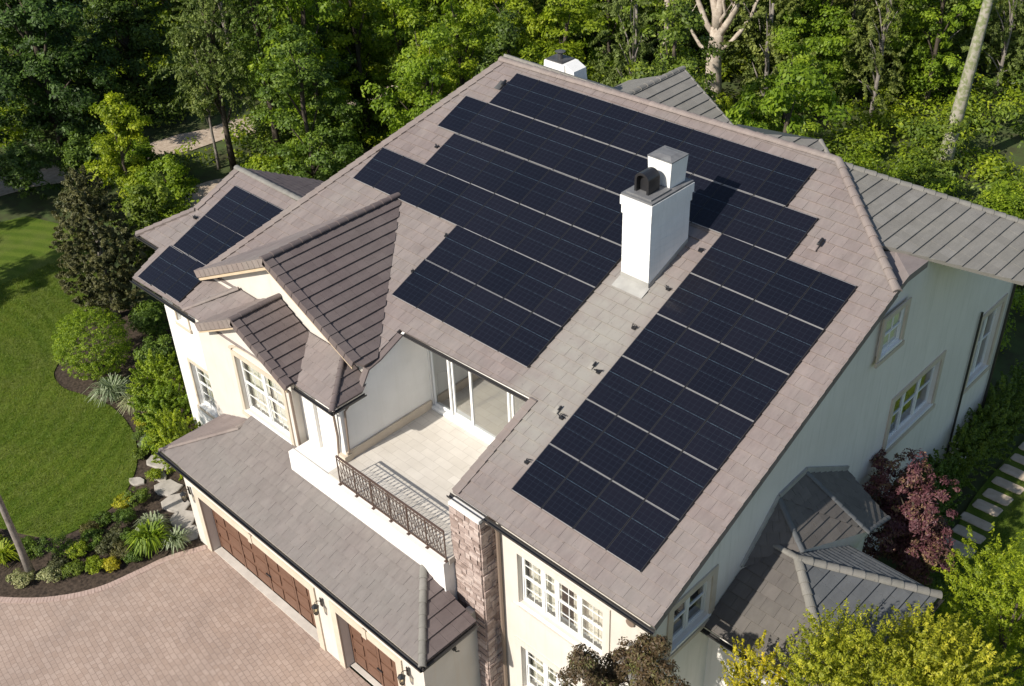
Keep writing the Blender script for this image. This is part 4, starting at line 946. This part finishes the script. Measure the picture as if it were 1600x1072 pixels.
def obj(name, me, parent=None, loc=None):
    o = bpy.data.objects.new(name, me); C.objects.link(o)
    if parent: o.parent = parent
    if loc is not None: o.location = loc
    return o
def trunk_mesh(h, r, limbs, m_, seed, lean=(0, 0), bend=.15, n=8):
    rnd = random.Random(seed); b = MB(); pts = []; k = 6
    for i in range(k + 1):
        t = i / k; pts.append((lean[0] * t * h + rnd.uniform(-bend, bend) * t, lean[1] * t * h + rnd.uniform(-bend, bend) * t, -.15 + h * t))
    b.tube(pts, [r * (1.25 if i == 0 else 1 - .55 * i / k) for i in range(k + 1)], n)
    for (t0, tgt, rr_) in limbs:
        i = min(k - 1, int(t0 * k)); p = Vector(pts[i]).lerp(Vector(pts[i + 1]), t0 * k - i); q = Vector(tgt); mid = p.lerp(q, .5) + Vector((rnd.uniform(-.2, .2), rnd.uniform(-.2, .2), rnd.uniform(.05, .35)))
        b.tube([p, mid, q], [rr_, rr_ * .7, rr_ * .25], 6)
    o = b.build('trunk', m_, smooth=True); me = o.data; bpy.data.objects.remove(o); return me
def lobes_for(h, r, rnd, n=8, z0=.35):
    out = []
    for i in range(n):
        a = rnd.uniform(0, 6.28); t = (i + .5) / n; z = h * (z0 + (.95 - z0) * t); q = r * (.75 * math.sin(math.pi * (.18 + .75 * t))) * rnd.uniform(.3, .9); s = r * rnd.uniform(.38, .58) * (1.1 - .35 * t)
        out.append((q * math.cos(a), q * math.sin(a), z, s, s, s * rnd.uniform(.8, 1.3)))
    return out
def make_tree(kind, label, cat, h, r, m_leaf, m_bark, seed, n=9000, L=.24, nl=8, z0=.3, clump=.5, ncl=90, tr=.16, group=None, up=.35, wid=.5, droop=0, lb=None, spray=0, lift=.5):
    rnd = random.Random(seed); lb = lb or lobes_for(h, r, rnd, nl, z0)
    e = empty(kind, label, cat, (0, 0, GZ), 0, group)
    obj('trunk', trunk_mesh(h * .85, tr, [(min(.9, max(.2, (l[2] / h - .15))), (l[0], l[1], l[2]), tr * .4) for l in lb], M[m_bark], seed), e)
    obj('crown', leaves('crown', lb, n, L, seed, m_leaf, clump, ncl, up, wid, droop=droop, spray=spray, lift=lift), e)
    return e
def ray_px(x, y, z):
    d = Vector((x, y, z)) - CP; zc = d.dot(fw); return 800 + 1743.2 * d.dot(rx) / zc, 536 + 1743.2 * d.dot(dn) / zc
protos = [
    make_tree('woodland_tree', 'bright yellow-green leafy tree in the woods behind the house', 'tree', 9.5, 3.0, 'lf_bright', 'bark', 101, 15000, .21, 10, .12, .5, 150, group='bright leafy trees in the woods'),
    make_tree('woodland_tree', 'mid-green dense tree in the woods behind the house', 'tree', 10.5, 3.1, 'lf_mid', 'bark', 102, 16000, .21, 11, .1, .5, 160, group='mid-green trees in the woods'),
    make_tree('woodland_tree', 'olive-green feathery tree in the woods behind the house', 'tree', 11, 2.8, 'lf_olive', 'bark_grey', 103, 16000, .19, 12, .12, .42, 190, group='olive feathery trees in the woods', up=.1, wid=.35, droop=.4, spray=.9, lift=-.5),
    make_tree('woodland_tree', 'dark shaded tree deep in the woods', 'tree', 10, 3.0, 'lf_dark', 'bark', 104, 13000, .24, 10, .1, .55, 120, group='dark trees in the woods'),
    make_tree('woodland_tree', 'fresh green round-topped tree in the woods behind the house', 'tree', 8, 2.9, 'lf_bright', 'bark', 105, 14000, .2, 8, .12, .45, 150, group='fresh green round-topped trees in the woods'),
    make_tree('woodland_tree', 'grey-green bushy tree low in the woods', 'tree', 7.5, 2.7, 'lf_olive', 'bark_grey', 106, 13000, .2, 8, .1, .45, 140, group='grey-green bushy trees in the woods', spray=.8, lift=.6)]
used = [False] * len(protos); rnd = random.Random(11)
def place(k, x, y, s, rz, hs=1.0):
    o = protos[k] if not used[k] else copy_tree(protos[k]); used[k] = True
    o.location = (x, y, gh(x, y)); o.rotation_euler = (0, 0, rz); o.scale = (s, s, s * hs); return o
def poly_d(x, y, P): return min(math.hypot(x - a, y - c) for a, c in P)
cnt = 0; gx = -110
while gx < 40:
    gy = 4
    while gy < 118:
        x = gx + rnd.uniform(-1.7, 1.7); y = gy + rnd.uniform(-1.7, 1.7); gy += 4.1
        dd = math.hypot(x - CP.x, y - CP.y); kx, ky = ray_px(x, y, GZ)
        if not (41 < dd < 108) or kx < -130 or kx > 1730: continue
        tx, ty = ray_px(x, y, GZ + 11)
        if tx > 1760 or ty > 420: continue
        if poly_d(x, y, tr_c) < 3.4: continue
        if x > -24 and y < 20.5: continue
        if kx < 640 and ky > 120 and not (kx > 470 and ky < 330): continue
        if kx < 340 and ky > 60 and x > -50: continue
        if kx > 1250 and ky > 225: continue
        if 1050 < kx < 1180 and ky > 120: continue
        if kx > 1390 and ky > 190: continue
        if ky < -190: continue
        near = dd < 62
        u = rnd.random()
        if kx < 460: k = 1 if u < .3 else 2 if u < .70 else 3 if u < .76 else 0
        elif kx < 820: k = 0 if u < .45 else 4 if u < .6 else 1 if u < .85 else 3
        else: k = 2 if u < .35 else 5 if u < .5 else 1 if u < .7 else 4 if u < .88 else 0
        place(k, x, y, rnd.uniform(.78, 1.15), rnd.uniform(0, 6.28), rnd.uniform(.9, 1.2)); cnt += 1
    gx += 4.1
print('forest trees', cnt)

# individual trees and shrubs
def at(o, x, y, rz=0, s=1): o.location = (x, y, GZ); o.rotation_euler = (0, 0, rz); o.scale = (s, s, s); return o
at(make_tree('round_tree', 'huge dark green round tree at the far left beyond the lawn', 'tree', 10.0, 5.0, 'lf_dark', 'bark', 201, 42000, .23, 16, .12, .7, 260, .3), -46.0, 9.5)
at(make_tree('round_tree', 'dark green tree behind the huge round tree at left', 'tree', 9.0, 4.0, 'lf_dark', 'bark', 202, 26000, .23, 12, .1, .6, 200, .3), -47.5, 15.5)
at(make_tree('slender_tree', 'tall slender tree with dark trunk beyond the track, left of its twin', 'tree', 14.5, 2.6, 'lf_olive', 'bark', 203, 17000, .17, 13, .33, .4, 420, .17, up=.1, wid=.4, droop=.3, spray=.9, lift=-.4), -35.9, 14.4)
at(make_tree('slender_tree', 'tall slender tree with stout dark trunk right behind the wing roof', 'tree', 14.0, 2.7, 'lf_mid', 'bark', 204, 17000, .17, 13, .33, .4, 420, .2, up=.1, wid=.4, droop=.3, spray=.9, lift=-.3), -34.4, 16.5)
at(make_tree('slender_tree', 'thin pale-stemmed sapling beside the tall slender trees', 'tree', 8.0, 1.3, 'lf_olive', 'bark_grey', 205, 4000, .16, 7, .4, .35, 60, .09, droop=.3), -36.6, 13.9)
at(make_tree('young_tree', 'glowing yellow-green young tree between the track and the lawn', 'tree', 6.2, 2.1, 'lf_bright', 'bark', 206, 15000, .17, 9, .1, .4, 130, .1), -36.0, 8.3, 1)
at(make_tree('young_tree', 'low yellow-green bush at the foot of the glowing young tree', 'shrub', 3.4, 2.0, 'lf_bright', 'bark', 207, 11000, .16, 6, .1, .4, 90, .08), -33.2, 8.9, 2)
at(make_tree('conical_tree', 'brownish-green upright conical tree beside the left roof', 'tree', 7.6, 2.0, 'lf_brownish', 'bark_grey', 208, 60000, .14, 12, .08, .30, 800, .14, up=.25, wid=.45, spray=.28, lift=.5, lb=[(.15 * math.sin(k * 2.1), .15 * math.cos(k * 2.1), .9 + k * .78, rr_, rr_, .95) for k, rr_ in enumerate((1.25, 1.65, 1.8, 1.8, 1.65, 1.4, 1.05, .65))]), -27.3, 2.3)
at(make_tree('broadleaf_tree', 'dark leafy tree behind the brownish conical tree', 'tree', 5.0, 2.0, 'lf_mid', 'bark', 209, 15000, .17, 8, .1, .4, 120, .1), -28.6, 5.6)
def bush(kind, label, cat, x, y, rx_, ry_, h, m_, seed, n=6000, L=.09, clump=.22, ncl=90, group=None, rz=0, up=.3, wid=.5, parts=5, z=None, droop=0, even=False, spray=0, lift=.8):
    rnd = random.Random(seed)
    if even: lb = [(0, 0, h * .5, rx_, ry_, h * .5)]; clump *= .75; ncl *= 3
    else: lb = [(0, 0, h * .45, rx_ * .8, ry_ * .8, h * .45)] + [(rx_ * rnd.uniform(-.5, .5), ry_ * rnd.uniform(-.5, .5), h * rnd.uniform(.4, .68), rx_ * .42, ry_ * .42, h * .3) for _ in range(parts)]
    o = obj(kind, leaves(kind, lb, n, L, seed, m_, clump, ncl, up, wid, 0 if even else .1, droop, spray=spray, lift=lift)); o.location = (x, y, GZ if z is None else z); o.rotation_euler = (0, 0, rz)
    return tag(o, label, cat, group)
bush('round_bush', 'clipped ball-shaped bush on the lawn edge', 'shrub', -24.0, -.35, 1.5, 1.5, 2.9, 'lf_bright', 301, 26000, .07, .15, 520, even=True)
bush('leafy_shrub', 'bright green shrub against the left wing wall', 'shrub', -19.5, .1, 1.35, 1.15, 2.7, 'lf_bright', 302, 16000, .10, .22, 300, spray=.7)
bush('leafy_shrub', 'tall bright shrub nearest the left wing window', 'shrub', -18.2, -.7, 1.1, 1.05, 2.3, 'lf_bright', 303, 13000, .10, .22, 240, spray=.7)
bush('leafy_shrub', 'golden-green shrub at the left end of the garage roof', 'shrub', -16.1, -1.2, 1.45, 1.05, 2.2, 'lf_bright', 304, 17000, .09, .2, 320, spray=.7)
bush('leafy_shrub', 'dark shrub between ball-shaped bush and conical tree', 'shrub', -24.6, 2.6, 1.2, 1.0, 1.7, 'lf_mid', 306, 9000, .10, .22, 120)
bush('leafy_shrub', 'shaded green shrub behind the spiky grass clumps', 'shrub', -21.9, 1.3, 1.2, 1.0, 1.8, 'lf_mid', 307, 9000, .10, .22, 120)
bush('leafy_shrub', 'bright shrub in front of the tall bright shrubs, beside the rock', 'shrub', -17.4, -1.35, .75, .6, 1.1, 'lf_bright', 308, 6000, .09, .2, 90)
bush('leafy_shrub', 'grey-green shrub behind the bright shrubs at the wing corner', 'shrub', -19.2, 1.6, 1.0, .9, 2.2, 'lf_brownish', 305, 8000, .10, .22, 100)
def strappy(name, label, x, y, h, n, m_, seed, spread=.5, wd=.03, group=None):
    rnd = random.Random(seed); b = MB()
    for k in range(n):
        a = rnd.uniform(0, 6.28); l = h * rnd.uniform(.6, 1.1); s_ = spread * rnd.uniform(.4, 1.2); o_ = Vector((rnd.gauss(0, .06), rnd.gauss(0, .06), 0)); dr = Vector((math.cos(a), math.sin(a), 0)); sd = Vector((-dr.y, dr.x, 0)); tn = min(1, max(0, rnd.gauss(.5, .25)))
        P = [o_, o_ + dr * s_ * .35 + Vector((0, 0, l * .65)), o_ + dr * s_ * .8 + Vector((0, 0, l * .85)), o_ + dr * s_ * 1.25 + Vector((0, 0, l * .55))]; W_ = [wd, wd * 1.1, wd * .8, .004]
        for i in range(3): b.poly([P[i] - sd * W_[i], P[i] + sd * W_[i], P[i + 1] + sd * W_[i + 1], P[i + 1] - sd * W_[i + 1]], 0, tn)
    o = b.build(name, M[m_], None, fix=False); o.location = (x, y, GZ); return tag(o, label, 'plant', group)
strappy('strap_leaf_plant', 'spiky pale grass clump below the ball-shaped bush', -21.9, -.9, .9, 260, 'lf_pale', 401, .75, .018)
strappy('strap_leaf_plant', 'second spiky grass clump nearer the bright shrubs', -20.6, -.6, .75, 200, 'lf_pale', 402, .6, .016)
strappy('strap_leaf_plant', 'bright strappy plant by the garage corner, yellow-green', -13.35, -4.3, .85, 320, 'lf_bright', 403, .6, .03)
strappy('strap_leaf_plant', 'pale edged strappy plant touching the garage corner', -12.8, -3.7, .6, 180, 'lf_pale', 404, .45, .02)
strappy('strap_leaf_plant', 'strappy plant behind the bright one, toward the flagstones', -13.9, -3.9, .7, 200, 'lf_pale', 405, .5, .022)
strappy('strap_leaf_plant', 'low green strappy tuft at the far left by the bare trunk', -16.6, -8.1, .7, 220, 'lf_bright', 406, .55, .03)
small = [(-14.9, -7.0, .4, .4, 'lf_brownish', 'muted plant between bare trunk and rounded dark shrub'), (-13.3, -5.0, .4, .4, 'lf_mid', 'green plant in front of the bright strappy plant'), (-14.6, -4.9, .45, .5, 'lf_brownish', 'grey-green plant in the shaded middle of the bed'), (-15.7, -4.9, .4, .4, 'lf_mid', 'dark plant on the inner lawn curve'),
         (-18.9, -2.0 + .6, .5, .45, 'lf_mid', 'low dark plant between the bright shrubs and the lawn'), (-17.9, -2.1, .35, .3, 'lf_mid', 'tiny ground plant beside the pale shrub on the bed edge'), (-15.2, -4.3, .5, .45, 'lf_mid', 'spreading plant between lawn edge and strappy plants'), (-14.9, -6.2, .5, .6, 'lf_bright', 'green plant touching the rounded dark shrub'), (-15.6, -5.4, .4, .35, 'lf_brownish', 'muted plant close to the lawn edge curve'), (-16.6, -6.9 - .4, .4, .4, 'lf_mid', 'plant at the bottom edge of the lawn'), (-16.4, -1.8 - .6, .3, .4, 'lf_bright', 'small bright plant between flagstones and golden-green shrub'), (-21.2, -.3, .5, .5, 'lf_brownish', 'muted plant between the two spiky grass clumps'),
         (-22.6, -.55, .5, .5, 'lf_mid', 'small dark shrub at the foot of the ball-shaped bush'), (-19.3, -1.0, .45, .6, 'lf_yellow', 'small golden shrub between grass clump and bright shrubs'),
         (-18.2, -1.55, .4, .45, 'lf_pale', 'small pale shrub on the bed edge near the rock'), (-17.3, -1.1, .4, .5, 'lf_mid', 'small green plant beside the golden-green shrub'),
         (-15.75, -3.5, .55, .55, 'lf_mid', 'low green shrub beside the flagstones'), (-16.0, -3.9, .4, .35, 'lf_yellow', 'yellowish low plant at the lawn edge by the flagstones'),
         (-15.45, -6.75, .72, .95, 'lf_mid', 'rounded dark green shrub right of the bare trunk'), (-14.35, -5.35, .55, .5, 'lf_brownish', 'grey-green ground plant in the middle of the bed'),
         (-13.9, -6.15, .42, .42, 'lf_bright', 'bright low plant near the brick edge'), (-14.25, -6.75, .40, .4, 'lf_mid', 'low green plant second from the brick curve'),
         (-14.9, -5.6, .55, .55, 'lf_mid', 'leafy plant behind the grey-green ground plant'), (-13.75, -5.2, .5, .5, 'lf_brownish', 'muted green plant behind the bright strappy plant'),
         (-14.6, -7.35, .42, .35, 'lf_pale', 'variegated pale plant at the foot of the bare trunk'), (-15.2, -8.2, .45, .4, 'lf_pale', 'variegated pale plant left of the bare trunk'),
         (-13.5, -5.75, .28, .35, 'lf_yellow', 'tiny yellow plant at the brick edge'), (-16.2, -7.4, .5, .5, 'lf_mid', 'green plant behind the bare trunk'),
         (-14.1, -4.7, .45, .45, 'lf_mid', 'dark plant near the shaded lawn edge'), (-17.7, -8.0, .5, .5, 'lf_bright', 'bright plant at the left frame edge')]
for i, (x, y, r_, h_, mm, lab) in enumerate(small): bush('garden_plant', lab, 'plant', x, y, r_, r_, h_, mm, 500 + i, 2600, .06, .11, 60, 'small plants in the curved bed', parts=3)
at(make_tree('broadleaf_tree', 'broad tree beyond the lawn, its shade lying across the grass', 'tree', 10.5, 3.4, 'lf_mid', 'bark', 220, 14000, .24, 10, .35, .55, 120, .2), -35.5, -9.6)
at(make_tree('broadleaf_tree', 'broad tree left of the lawn near the dark round tree', 'tree', 11, 4.2, 'lf_mid', 'bark', 221, 16000, .26, 11, .2, .6, 130, .2), -46.0, -3.0)
at(make_tree('broadleaf_tree', 'tall tree at the far left edge of the lawn', 'tree', 12, 4.2, 'lf_dark', 'bark', 222, 16000, .26, 11, .2, .6, 130, .2), -43.0, -7.0)
for i, (x, y, h_, r_, mm) in enumerate([(-41.2, 5.6, 3.2, 2.0, 'lf_dark'), (-40.6, 8.2, 2.8, 1.7, 'lf_mid'), (-44, 3.0, 4.5, 2.4, 'lf_dark'), (-38.6, 10.0, 2.4, 1.4, 'lf_bright'), (-37.5, 6.2, 1.5, 1.2, 'lf_brownish'), (-32.6, 14.2, 1.8, 1.3, 'lf_bright'), (-37.8, 18.4, 2.2, 1.3, 'lf_mid'), (-31.5, 16.5, 2.2, 1.5, 'lf_mid'), (-36.8, 11.2, 1.6, 1.1, 'lf_olive'), (-34.6, 19.6, 2.0, 1.3, 'lf_bright')]):
    bush('woodland_shrub', ['dark shrub at the foot of the huge round tree', 'green shrub hiding the left part of the track', 'dark shrub at the far left frame edge', 'bright shrub beside the track behind the glowing young tree', 'muted low shrub on the dark ground left of the conical tree', 'bright shrub just behind the wing roof peak', 'green shrub on the track edge between the slender trees', 'green shrub behind the wing roof slope', 'small olive shrub left of the slender trunks', 'bright shrub right of the stout slender trunk'][i], 'shrub', x, y, r_, r_, h_, mm, 560 + i, 6000, .17, .32, 140)
# bare slender trunk at left, its crown is above the frame
e = empty('slender_tree', 'bare grey trunk rising from the curved bed at the lower left', 'tree', (-15.2, -7.79, GZ))
lb = lobes_for(9.5, 1.8, random.Random(9), 7, .75)
obj('trunk', trunk_mesh(8.5, .13, [(.9, (l[0], l[1], l[2]), .05) for l in lb], M['bark_grey'], 9, (-.02, -.01), .05), e); obj('crown', leaves('crown', lb, 5000, .14, 9, 'lf_mid', .35, 60), e)
# pale multi-stem tree behind the ridge
e = empty('pale_barked_tree', 'pale peeling-barked tree with forking limbs behind the rear gable', 'tree', (-20.4, 37.6, GZ))
b = MB()
b.tube([(0, 0, -.2), (.12, 0, 1.5), (-.05, .1, 3.0), (.1, 0, 4.2), (.0, .1, 5.0)], [.60, .50, .44, .42, .38], 12)
rb = random.Random(4)
for (tx, ty, tz, r0, z0_) in [(-1.7, -.6, 9.6, .2, 4.4), (-.7, .3, 11, .27, 4.8), (.35, .1, 11.5, .29, 4.9), (1.6, .5, 10.4, .24, 4.3), (2.7, 1.1, 8.8, .16, 3.5), (-2.7, -.9, 7.6, .12, 3.2), (.9, -.8, 9.0, .13, 4.6)]:
    q = Vector((tx, ty, tz)); p = Vector((.05, 0, z0_)); P = [p]
    for k in range(1, 7): t_ = k / 6; P.append(p.lerp(q, t_) + Vector((rb.uniform(-.2, .2) + tx * .22 * math.sin(math.pi * t_), rb.uniform(-.15, .15), -.25 * math.sin(math.pi * t_) * abs(tx) * .4)))
    b.tube(P, [r0 * (1 - .72 * k / 6) for k in range(7)], 8)
    for k in (2, 3, 4, 5):
        m1 = P[k]; s_ = rb.choice((-1, 1)); b.tube([m1, m1 + Vector((.45 * s_, rb.uniform(-.3, .3), .7)), m1 + Vector((.8 * s_, rb.uniform(-.5, .5), 1.7))], [r0 * .35, r0 * .22, .02], 5)
o = b.build('trunk', M['bark_pale'], e, smooth=True)
obj('crown', leaves('crown', [(-2.2, 0, 9.5, 1.4, 1.2, 1.3), (2.6, .5, 9.6, 1.5, 1.2, 1.4), (0, 1, 11.5, 2.2, 1.6, 1.3), (-3, .5, 6.8, 1, 1, 1.2)], 7000, .17, 77, 'lf_olive', .4, 90, .1, .3), e)
e = empty('pale_barked_tree', 'second pale leaning stem just left of the forking tree', 'tree', (-22.9, 36.6, GZ)); b = MB()
b.tube([(0, 0, -.2), (-.3, 0, 3), (-.1, 0, 5.2), (-.9, .2, 9)], [.32, .25, .2, .08], 8); b.tube([(-.2, 0, 4), (.6, 0, 7), (.5, .1, 9)], [.14, .1, .04], 6); b.build('trunk', M['bark_pale'], e, smooth=True)
obj('crown', leaves('crown', [(-1, 0, 9, 1.4, 1.2, 1.3)], 2500, .17, 78, 'lf_olive', .4, 40, .1, .3), e)
# dark trunk behind the ridge end and mossy leaning trunk at right
e = empty('dark_trunk_tree', 'straight dark-barked tree rising behind the left end of the ridge', 'tree', (-35.5, 36.0, GZ))
obj('trunk', trunk_mesh(11.5, .42, [(.8, (1.2, .3, 11), .12), (.85, (-1.2, .3, 11.4), .12)], M['bark'], 31), e); obj('crown', leaves('crown', [(0, 0, 11.5, 2.4, 2.2, 1.5), (1.6, 0, 10.8, 1.2, 1, 1)], 7000, .2, 32, 'lf_mid', .5, 80), e)
e = empty('mossy_trunk_tree', 'bare mossy pale trunk leaning right above the grey roof', 'tree', (-6.3, 38.6, GZ))
obj('trunk', trunk_mesh(12.5, .40, [(.93, (.8, .5, 12.8), .14)], M['bark_mossy'], 33, (.055, -.01), .22, 12), e)
obj('crown', leaves('crown', [(.8, 0, 13.5, 2.4, 2.2, 1.5), (.1, -.3, .9, .8, .7, 1.2), (.15, -.2, 2.6, .5, .45, .9)], 6500, .17, 34, 'lf_mid', .4, 110), e)
# right side planting
bush('hedge', 'dark green hedge along the shaded side wall', 'hedge', 5.45, 18.6, .8, 6.0, 3.1, 'lf_mid', 601, 42000, .10, .22, 900, even=False, parts=18, spray=.8)
bush('hedge', 'dark hedge section nearest the plum-leaved shrub', 'hedge', 5.6, 13.4, .95, 1.6, 3.1, 'lf_mid', 603, 16000, .10, .22, 320, spray=.8)
def tall(kind, label, cat, x, y, zc, r_, rz_, m_, seed, n, L=.1, bark='bark', clump=.22, ncl=150, lobes=None, wid=.45, up=.25, droop=0, spray=0, lift=.8):
    rnd = random.Random(seed); e = empty(kind, label, cat, (x, y, GZ))
    lb = lobes or [(rnd.uniform(-.5, .5) * r_, rnd.uniform(-.5, .5) * r_, zc - GZ + rnd.uniform(-.6, .6) * rz_, r_ * rnd.uniform(.45, .65), r_ * rnd.uniform(.45, .65), rz_ * rnd.uniform(.35, .5)) for _ in range(9)]
    obj('trunk', trunk_mesh(max(l[2] for l in lb), .07, [(min(.85, max(.2, l[2] / max(q[2] for q in lb) - .2)), (l[0], l[1], l[2]), .03) for l in lb], M[bark], seed, bend=.08), e)
    obj('crown', leaves('crown', lb, n, L, seed, m_, clump, ncl, up, wid, droop=droop, spray=spray, lift=lift), e); return e
tall('plum_leaved_shrub', 'plum-red leaved shrub beside the low hip roof', 'shrub', 6.35, 10.2, -4.3, 1.35, 2.3, 'lf_purple', 701, 26000, .11, clump=.22, ncl=300)
tall('plum_leaved_shrub', 'thin sprig of dark red leaves against the side wall', 'shrub', 5.3, 9.6, -3.3, .38, .7, 'lf_purple', 702, 1500, .09, clump=.15, ncl=30)
tall('red_leaved_tree', 'rust and green leaved small tree in front of the wide window', 'tree', 4.6, -2.0, -1.35, .62, .8, 'lf_red', 703, 9000, .085, clump=.17, ncl=120, lobes=[(-.5, .1, 6.3, .3, .3, .35), (-.1, -.2, 6.75, .35, .3, .35), (.35, .1, 6.4, .3, .3, .4), (0, .2, 5.9, .45, .4, .5), (-.75, 0, 5.8, .25, .25, .3), (.5, -.1, 5.6, .4, .3, .4), (-.3, -.1, 7.05, .2, .2, .22)])
tall('red_leaved_tree', 'rust and green leaved small tree at the right front house corner', 'tree', 5.45, -1.4, -.95, .72, .85, 'lf_red', 704, 12000, .085, clump=.17, ncl=160, lobes=[(-.5, 0, 6.9, .32, .3, .4), (0, .1, 7.4, .35, .3, .38), (.5, .1, 6.9, .35, .3, .45), (-.1, 0, 6.4, .5, .4, .5), (.8, .2, 6.4, .28, .25, .35), (-.8, -.1, 6.3, .28, .25, .3), (.3, -.2, 5.8, .5, .4, .5), (.25, .2, 7.75, .2, .2, .22)])
tall('golden_shrub', 'leggy golden-green shrub between red-leaved tree and low roof', 'shrub', 7.05, .6, -2.0, .95, .8, 'lf_yellow', 705, 6500, .075, clump=.16, ncl=200, spray=.9, lift=1.2)
tall('golden_shrub', 'feathery golden bush in front of the low hip roof', 'shrub', 8.9, 2.3, -1.8, 1.5, 1.6, 'lf_yellow', 706, 24000, .085, clump=.2, ncl=900, wid=.35, droop=-.3, spray=.9, lift=1.2)
tall('golden_shrub', 'feathery lime bush right of the low hip roof corner', 'shrub', 10.0, 3.9, -2.3, 1.4, 1.6, 'lf_yellow', 707, 26000, .085, clump=.2, ncl=800, wid=.35, droop=-.3, spray=.9, lift=1.2)
tall('feathery_bush', 'soft green feathery bush at the lower right corner', 'shrub', 10.5, 7.3, -3.7, 2.0, 2.4, 'lf_bright', 708, 34000, .09, clump=.25, ncl=900, wid=.35, droop=-.2, spray=.9, lift=1.2)
tall('feathery_bush', 'dark-based green bush behind the lime bush', 'shrub', 9.9, 5.6, -4.6, 1.4, 1.8, 'lf_mid', 709, 20000, .09, clump=.22, ncl=220, wid=.3)
for i, (x, y, r_, h_, mm, lab) in enumerate([(6.6, 12.4, .6, 1.0, 'lf_pale', 'pale leaved plant at the near end of the stepping stones'), (7.3, 11.3, .7, .9, 'lf_mid', 'green plant beside the plum-leaved shrub on the lawn edge'), (9.6, 9.6, .8, .9, 'lf_yellow', 'golden low plant on the side lawn')]):
    bush('garden_plant', lab, 'plant', x, y, r_, r_, h_, mm, 540 + i, 4000, .07, .14, 70, 'plants on the side lawn', parts=3)
# undergrowth: uncountable
def field(name, pts, n, L, seed, m_, hmax, clump, ncl):
    lb = []; rnd = random.Random(seed)
    for (x, y, r_) in pts: lb.append((x, y, GZ + hmax * .35, r_, r_, hmax * rnd.uniform(.35, .7)))
    o = obj(name, leaves(name, lb, n, L, seed, m_, clump, ncl, .4, .5, .3)); o['kind'] = 'stuff'; o['label'] = 'low green undergrowth on the woodland floor'; return o
rnd = random.Random(3); P1 = []; P2 = []
for _ in range(2600):
    x = rnd.uniform(-75, 10); y = rnd.uniform(2, 80); kx, ky = ray_px(x, y, GZ)
    if not (-60 < kx < 1680 and -60 < ky < 420): continue
    if poly_d(x, y, tr_c) < 2.3 or (x > -20.5 and y < 20) or (x > -38 and y < 7.5 and kx < 400): continue
    if math.hypot(x + 33.8, y - 12) < 2.6 or kx < 200 and ky > 225: continue
    (P1 if rnd.random() < .5 else P2).append((x, y, rnd.uniform(.7, 1.6)))
field('undergrowth', P1, 130000, .26, 801, 'lf_mid', 1.8, .75, 2600); field('undergrowth', P2, 130000, .24, 802, 'lf_bright', 1.6, .7, 2600)
P3 = [(rnd.uniform(-2, 9), rnd.uniform(27, 38), rnd.uniform(.7, 1.5)) for _ in range(60)] + [(rnd.uniform(-9, 3), rnd.uniform(24, 36), rnd.uniform(.8, 1.6)) for _ in range(60)]
field('undergrowth', P3, 80000, .17, 803, 'lf_bright', 2.4, .5, 1200)
# grass blades of the lawns: uncountable
def inside(x, y, P):
    c = False; n = len(P)
    for i in range(n):
        (x1_, y1_), (x2_, y2_) = P[i], P[(i + 1) % n]
        if (y1_ > y) != (y2_ > y) and x < (x2_ - x1_) * (y - y1_) / (y2_ - y1_) + x1_: c = not c
    return c
def blades(name, P, bx, n, seed, L=.075, dens=None):
    rnd = random.Random(seed); R = np.random.RandomState(seed); pts = []
    while len(pts) < n:
        x = rnd.uniform(bx[0], bx[1]); y = rnd.uniform(bx[2], bx[3])
        if inside(x, y, P): pts.append((x, y))
    p = np.array(pts); a = R.uniform(0, 6.28, n); h = L * R.uniform(.5, 1.3, n); le = R.normal(0, .03, (n, 2)); w_ = .007
    v = np.zeros((n, 4, 3)); z = GZ + .012
    dx, dy = np.cos(a) * w_, np.sin(a) * w_
    v[:, 0] = np.stack([p[:, 0] - dx, p[:, 1] - dy, np.full(n, z)], 1); v[:, 1] = np.stack([p[:, 0] + dx, p[:, 1] + dy, np.full(n, z)], 1)
    v[:, 2] = np.stack([p[:, 0] + dx * .4 + le[:, 0], p[:, 1] + dy * .4 + le[:, 1], z + h], 1); v[:, 3] = np.stack([p[:, 0] - dx * .4 + le[:, 0], p[:, 1] - dy * .4 + le[:, 1], z + h], 1)
    t = np.clip(.45 + .07 * np.sin(np.hypot(p[:, 0] + 30, p[:, 1] + 9) * 5.2 + .6 * np.sin(p[:, 1] * .7)) + .15 * np.sin(p[:, 0] * .9 + 2 * np.sin(p[:, 1] * .7)) + R.normal(0, .2, n), 0, 1); v = v.reshape(-1, 3)
    me = bpy.data.meshes.new(name); me.vertices.add(4 * n); me.vertices.foreach_set('co', v.ravel()); me.loops.add(4 * n); me.loops.foreach_set('vertex_index', np.arange(4 * n)); me.polygons.add(n)
    me.polygons.foreach_set('loop_start', np.arange(n) * 4); me.polygons.foreach_set('loop_total', np.full(n, 4)); me.materials.append(M['grass'])
    at_ = me.attributes.new('tint', 'FLOAT', 'FACE'); at_.data.foreach_set('value', t.astype(np.float32)); me.update()
    o = obj(name, me); o['kind'] = 'stuff'; o['label'] = 'short mown grass'; return o
blades('grass', lawn_poly, (-34, -16, -11, 4), 110000, 901)
blades('grass', [(6.7, 10), (6.9, 12), (7.25, 14), (7.25, 24), (12, 24), (12, 8)], (6.5, 12, 8, 24), 30000, 902)
